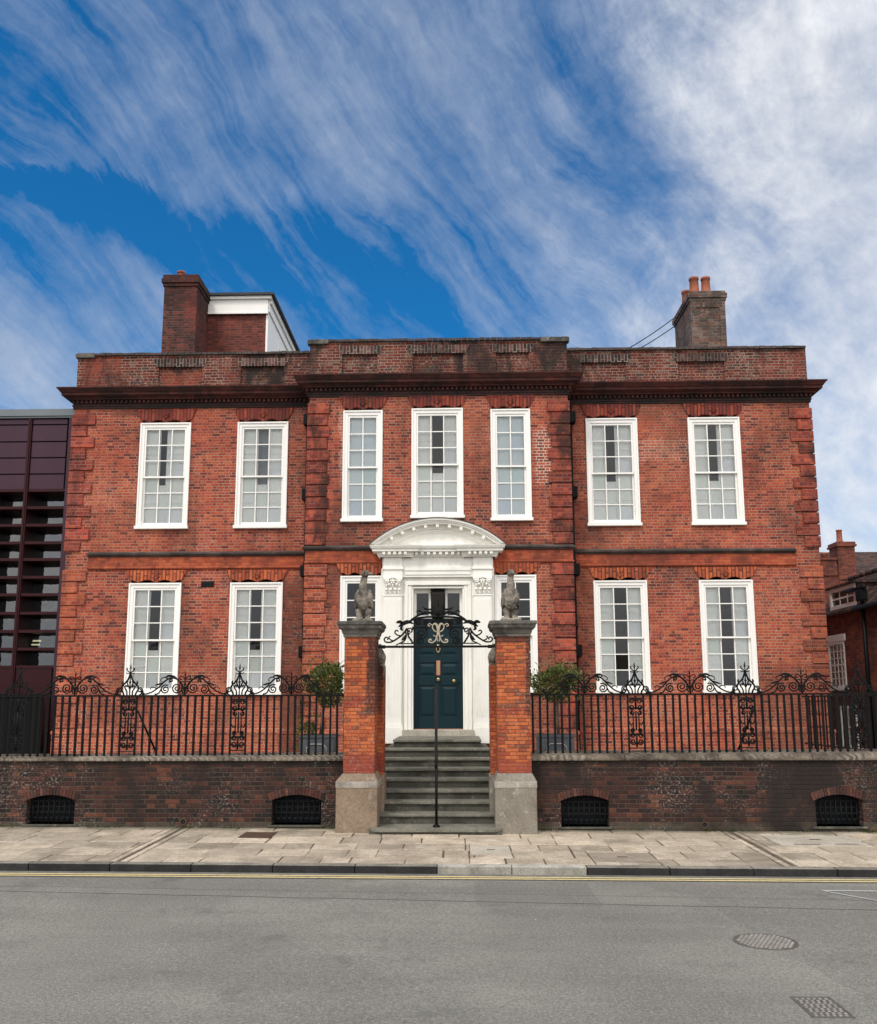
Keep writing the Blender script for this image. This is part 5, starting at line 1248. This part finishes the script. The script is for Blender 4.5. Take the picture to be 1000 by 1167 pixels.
a.quad((XS,22.8,.5),(XS,22.8,4.02),(XS+4,22.8,4.02),(XS+4,22.8,.5)); a.quad((XS,13.9,.5),(XS+4,13.9,.5),(XS+4,13.9,4.02),(XS,13.9,4.02)); a.build('wall', M['brick_side'], sh)
a = MB(); a.add([(XS-.12,13.7,3.98),(XS-.12,22.9,3.98),(XS+.95,22.9,4.98),(XS+.95,13.7,4.98),(XS+2.2,13.7,4.0),(XS+2.2,22.9,4.0)], [(0,1,2,3),(3,2,5,4),(0,3,4),(1,5,2)])
a.box(XS-.12,XS-.08,13.7,22.9,3.93,3.98); a.build('roof', M['tile'], sh)
a = MB()
for i in range(28): a.tube([(XS+.95,13.75+i*.33,4.985),(XS+.95,14.06+i*.33,4.985)],.075,8)
a.build('ridge_tiles', M['tile'], sh)
def xwindow(y0, y1, z0, z1, cols, rows, parent, X, fw=.06, name='window'):
    f = MB(); f.box(X-.025,X+.08,y0,y0+fw,z0,z1); f.box(X-.025,X+.08,y1-fw,y1,z0,z1); f.box(X-.023,X+.08,y0+fw,y1-fw,z0,z0+fw); f.box(X-.023,X+.08,y0+fw,y1-fw,z1-fw,z1)
    w_ = f.build(name, M['white'], parent, .004); s = MB(); ya, yb, za, zb = y0+fw, y1-fw, z0+fw, z1-fw
    for i in range(1,cols): y = ya+(yb-ya)*i/cols; s.box(X+.008,X+.035,y-.012,y+.012,za,zb)
    for k in range(1,rows): z = za+(zb-za)*k/rows; tt = .022 if k == rows//2 else .012; s.box(X+.010,X+.033,ya,yb,z-tt,z+tt)
    s.build('glazing_bars', M['white'], w_)
    p = MB(); p.quad((X+.022,yb,za),(X+.022,ya,za),(X+.022,ya,zb),(X+.022,yb,zb)); p.build('pane', M['glass'], w_)
    p = MB(); p.box(X+.16,X+.17,ya-.02,yb+.02,za-.02,zb+.02); p.build('blind', M['curtain'] if name == 'dormer_window' else M['shutter'], w_)
    return w_
xwindow(21.38,22.32,2.20,3.30,4,6,sh,XS); xwindow(20.95,21.85,.80,1.78,3,4,sh,XS)
a = MB(); a.prism([(0,0),(1,0),(1,1),(0,1)],0,1); a = MB(); a.box(XS-.03,XS+.1,21.30,22.40,3.301,3.47); a.build('lintel', M['white'], sh, .006)
a = MB(); a.box(XS-.06,XS+.1,21.33,22.37,2.14,2.199); a.build('sill', M['white'], sh, .006)
dm = MB(); dm.box(XS-.02,XS+.70,20.50,22.06,4.02,4.06); dm.box(XS+.0,XS+.7,20.50,20.56,4.06,4.58); dm.box(XS+.0,XS+.7,22.0,22.06,4.06,4.58); dm.box(XS-.06,XS+.75,20.44,22.12,4.58,4.63)
dmo = dm.build('dormer', M['tile'], sh)
xwindow(20.56,22.0,4.06,4.58,3,2,dmo,XS+.0,.10,'dormer_window')
a = MB(); a.tube([(XS-.07,20.13,FC),(XS-.07,20.13,4.1)],.045,10); dpp = a.build('downpipe', M['iron'], sh)
a = MB(); a.box(XS-.16,XS-.001,20.0,20.26,4.12,4.36); a.tube([(XS-.07,19.95,4.40),(XS-.07,20.9,4.42)],.05,8); a.build('hopper', M['iron'], dpp, .01)
a = MB(); a.tube([(XS-.15,13.7,3.96),(XS-.15,20.4,3.96)],.055,8); a.tube([(XS-.15,22.1,3.96),(XS-.15,22.9,3.96)],.055,8); a.build('gutter_pipe', M['iron'], sh)
rh = thing('rear_house', 'distant brick house with stepped chimneys behind the tiled roof', 'house', (16,36,FC))
a = MB(); a.box(12.6,15.0,34,40,.0,7.05); a.box(15.0,19,34.2,40,.0,6.5); a.build('wall', M['brick_side'], rh)
a = MB(); a.add([(14.9,33.9,6.45),(19.2,33.9,6.45),(19.2,37,8.0),(14.9,37,8.0),(14.9,40.1,6.45),(19.2,40.1,6.45)], [(0,1,2,3),(3,2,5,4),(0,3,4),(1,5,2)]); a.build('roof', M['tile'], rh)
a = MB(); a.box(14.86,15.52,33.95,34.7,6.3,7.72); a.box(14.80,15.58,33.89,34.76,7.72,7.80); a.box(14.83,15.55,33.92,34.73,7.80,7.90); c1 = a.build('chimney', M['brick_side'], rh)
a = MB(); a.lathe(15.12,34.3,[(.13,7.9),(.13,7.98),(.11,8.0),(.10,8.36),(.12,8.38),(.12,8.42),(.08,8.42)],14); a.build('chimney_pot', M['terracotta'], c1)
a = MB(); a.box(13.1,14.80,33.95,34.6,6.6,7.20); a.box(13.05,14.82,33.9,34.65,7.20,7.28); c2 = a.build('chimney', M['brick_side'], rh)
for i in range(4):
    a = MB(); x = 13.35+i*.38; a.lathe(x,34.25,[(.13,7.28),(.12,7.45),(.14,7.47),(.14,7.52),(.09,7.52)],12); a.build('chimney_pot', M['terracotta'], c2)

# ------------------------------------------------------------------ sky, sun, camera
SUN_EL, SUN_AZ = 54, -28        # degrees; azimuth measured from straight behind the camera towards the right
world = bpy.data.worlds.new('World'); SC.world = world; world.use_nodes = True
class GW(G):
    def __init__(s, w): s.nt = w.node_tree; s.nt.nodes.clear()
g = GW(world)
tc = g.nt.nodes.new('ShaderNodeTexCoord').outputs['Generated']
sky = g.nt.nodes.new('ShaderNodeTexSky'); sky.sky_type = 'NISHITA'; sky.sun_disc = False
sdir = Vector((math.sin(R(SUN_AZ))*math.cos(R(SUN_EL)), -math.cos(R(SUN_AZ))*math.cos(R(SUN_EL)), math.sin(R(SUN_EL))))
sky.sun_elevation = R(SUN_EL); sky.sun_rotation = math.atan2(sdir.x, sdir.y); BACK_FILL = 9.5; sky.air_density = 1.0; sky.dust_density = .6; sky.ozone_density = 2.5
d = g.vm('NORMALIZE', tc); X, Y, Z = g.sep(d)
blue = g.mix(1., sky.outputs[0], (.11,.81,1.26), 'MULTIPLY')
# cirrus: fibres stretched down to the right, a thick veil to the right, a clear lane low on the left
s_ = g.m('ADD', g.m('MULTIPLY', X, .74), g.m('MULTIPLY', Z, -.67)); t_ = g.m('ADD', g.m('MULTIPLY', X, .67), g.m('MULTIPLY', Z, .74))
warp = g.m('SUBTRACT', g.noise(d, 1.5, 3., .5), .5); w2 = g.m('SUBTRACT', g.noise(g.vm('ADD', d, (3.1,1.7,5.2)), 6., 8., .62), .5)
t2 = g.m('ADD', t_, g.m('ADD', g.m('MULTIPLY', warp, .22), g.m('MULTIPLY', w2, .055)))
t2 = g.m('ADD', t2, g.m('MULTIPLY', g.m('MULTIPLY', g.m('ADD', s_, .35), g.m('ADD', s_, .35)), .15))
def fibre(a, b, off, det, ro): return g.m('SUBTRACT', g.noise(g.comb(g.m('MULTIPLY', s_, a), g.m('MULTIPLY', t2, b), off), 1., det, ro), .5)
fib = fibre(1.7, 10., 1.3, 12., .66); fib2 = fibre(5., 40., 4.1, 10., .68); fib3 = fibre(14., 110., 2.2, 6., .65); cov = fibre(1.7, 4.2, 9.1, 6., .55)
puff = g.m('SUBTRACT', g.noise(g.vm('ADD', d, (.4,.2,.9)), 6.5, 12., .66, .2), .5)
curd = g.m('SUBTRACT', g.noise(g.vm('MULTIPLY', d, (1.,1.,1.2)), 22., 8., .66, .4), .5)
right = g.mr(g.m('ADD', X, g.m('MULTIPLY', g.m('ADD', fib, puff), .32)), .03, .34)
q = g.m('SUBTRACT', g.m('ADD', t_, g.m('MULTIPLY', g.m('ADD', fib, w2), .13)), g.m('ADD', .105, g.m('MULTIPLY', g.m('ADD', s_, .6), .62)))
lw = g.m('ADD', .075, g.m('MULTIPLY', g.m('MAXIMUM', g.m('ADD', s_, .50), -.12), .42))
lane = g.m('MULTIPLY', g.mr(g.m('ABSOLUTE', g.m('ADD', q, g.m('MULTIPLY', g.m('MAXIMUM', g.m('ADD', s_, .45), 0.), .35))), lw, g.m('MULTIPLY', lw, .2)), g.mr(X, .17, .0))
low = g.mr(q, -.04, -.20)
veil = g.m('ADD', g.m('ADD', g.m('MULTIPLY', fib, 1.6), g.m('ADD', g.m('MULTIPLY', fib2, .6), g.m('MULTIPLY', fib3, .18))), g.m('ADD', g.m('MULTIPLY', cov, 1.2), g.m('ADD', g.m('MULTIPLY', puff, .6), g.m('MULTIPLY', curd, .28))))
veil = g.m('ADD', veil, g.m('SUBTRACT', g.m('ADD', g.mr(X, -.45, .1, .225, .34, False), g.mr(Z, .50, .33, 0., .16)), g.m('MULTIPLY', lane, .34)))
veil = g.mr(veil, .03, 1.0, 0., .88, False)
thick = g.m('MULTIPLY', right, g.mr(g.m('ADD', g.m('ADD', puff, g.m('MULTIPLY', curd, .5)), g.m('ADD', g.m('MULTIPLY', fib, .7), g.m('MULTIPLY', fib2, .4))), -.34, .26, .38, 1., False))
back = g.mr(Y, .25, -.35)  # unseen brighter cloud added behind the camera to light the house front
mask = g.m('MAXIMUM', g.m('MAXIMUM', veil, thick), g.m('MULTIPLY', back, g.mr(puff, -.25, .1, .7, 1.)))
bright = g.m('ADD', g.m('ADD', g.m('ADD', g.m('MULTIPLY', puff, 3.), g.m('MULTIPLY', curd, 1.6)), g.m('MULTIPLY', right, 2.5)), g.m('ADD', 5.6, g.m('MULTIPLY', back, BACK_FILL)))
cloud = g.vm('SCALE', g.mix(g.m('MAXIMUM', g.m('MULTIPLY', right, .7), back), (.84,.95,1.14), (1.02,1.0,.985)), None, bright)
col = g.mix(mask, blue, cloud)
hz = g.mr(Z, .18, -.02); col = g.mix(g.m('MULTIPLY', hz, .6), col, (5.2,5.8,6.6))
bg = g.nt.nodes.new('ShaderNodeBackground'); bg.inputs[1].default_value = .10; g.nt.links.new(col, bg.inputs[0])
wo = g.nt.nodes.new('ShaderNodeOutputWorld'); g.nt.links.new(bg.outputs[0], wo.inputs[0])
sl = bpy.data.lights.new('sun', 'SUN'); sl.energy = 1.9; sl.angle = R(12); sl.color = (1.,.95,.88)
so = bpy.data.objects.new('sun', sl); COL.objects.link(so); so.rotation_euler = (-sdir).to_track_quat('-Z','Y').to_euler(); so.location = (8,-8,20)

cam = bpy.data.cameras.new('camera'); co = bpy.data.objects.new('camera', cam); COL.objects.link(co); SC.camera = co
cam.sensor_fit = 'HORIZONTAL'; cam.sensor_width = 36.; cam.lens = 36.*1.020; cam.shift_x = 0.; cam.shift_y = .0565; cam.clip_end = 3000; cam.clip_start = .1
yaw, pitch, roll = .0213, math.atan(160/1020), .0027
F = Vector((-math.sin(yaw)*math.cos(pitch), math.cos(yaw)*math.cos(pitch), math.sin(pitch)))
Rt = Vector((math.cos(yaw), math.sin(yaw), 0)); Up = Rt.cross(F)
R2 = Rt*math.cos(roll)-Up*math.sin(roll); U2 = Up*math.cos(roll)+Rt*math.sin(roll)
mw = Matrix((R2, U2, -F)).transposed().to_4x4(); mw.translation = Vector((.37,0,1.9)); co.matrix_world = mw
SC.view_settings.view_transform = 'Standard'; SC.view_settings.look = 'None'; SC.view_settings.exposure = .08; SC.view_settings.gamma = 1.
SC.cycles.max_bounces = 8; SC.cycles.transparent_max_bounces = 12; SC.cycles.use_denoising = True
SC.render.resolution_x = 877; SC.render.resolution_y = 1024
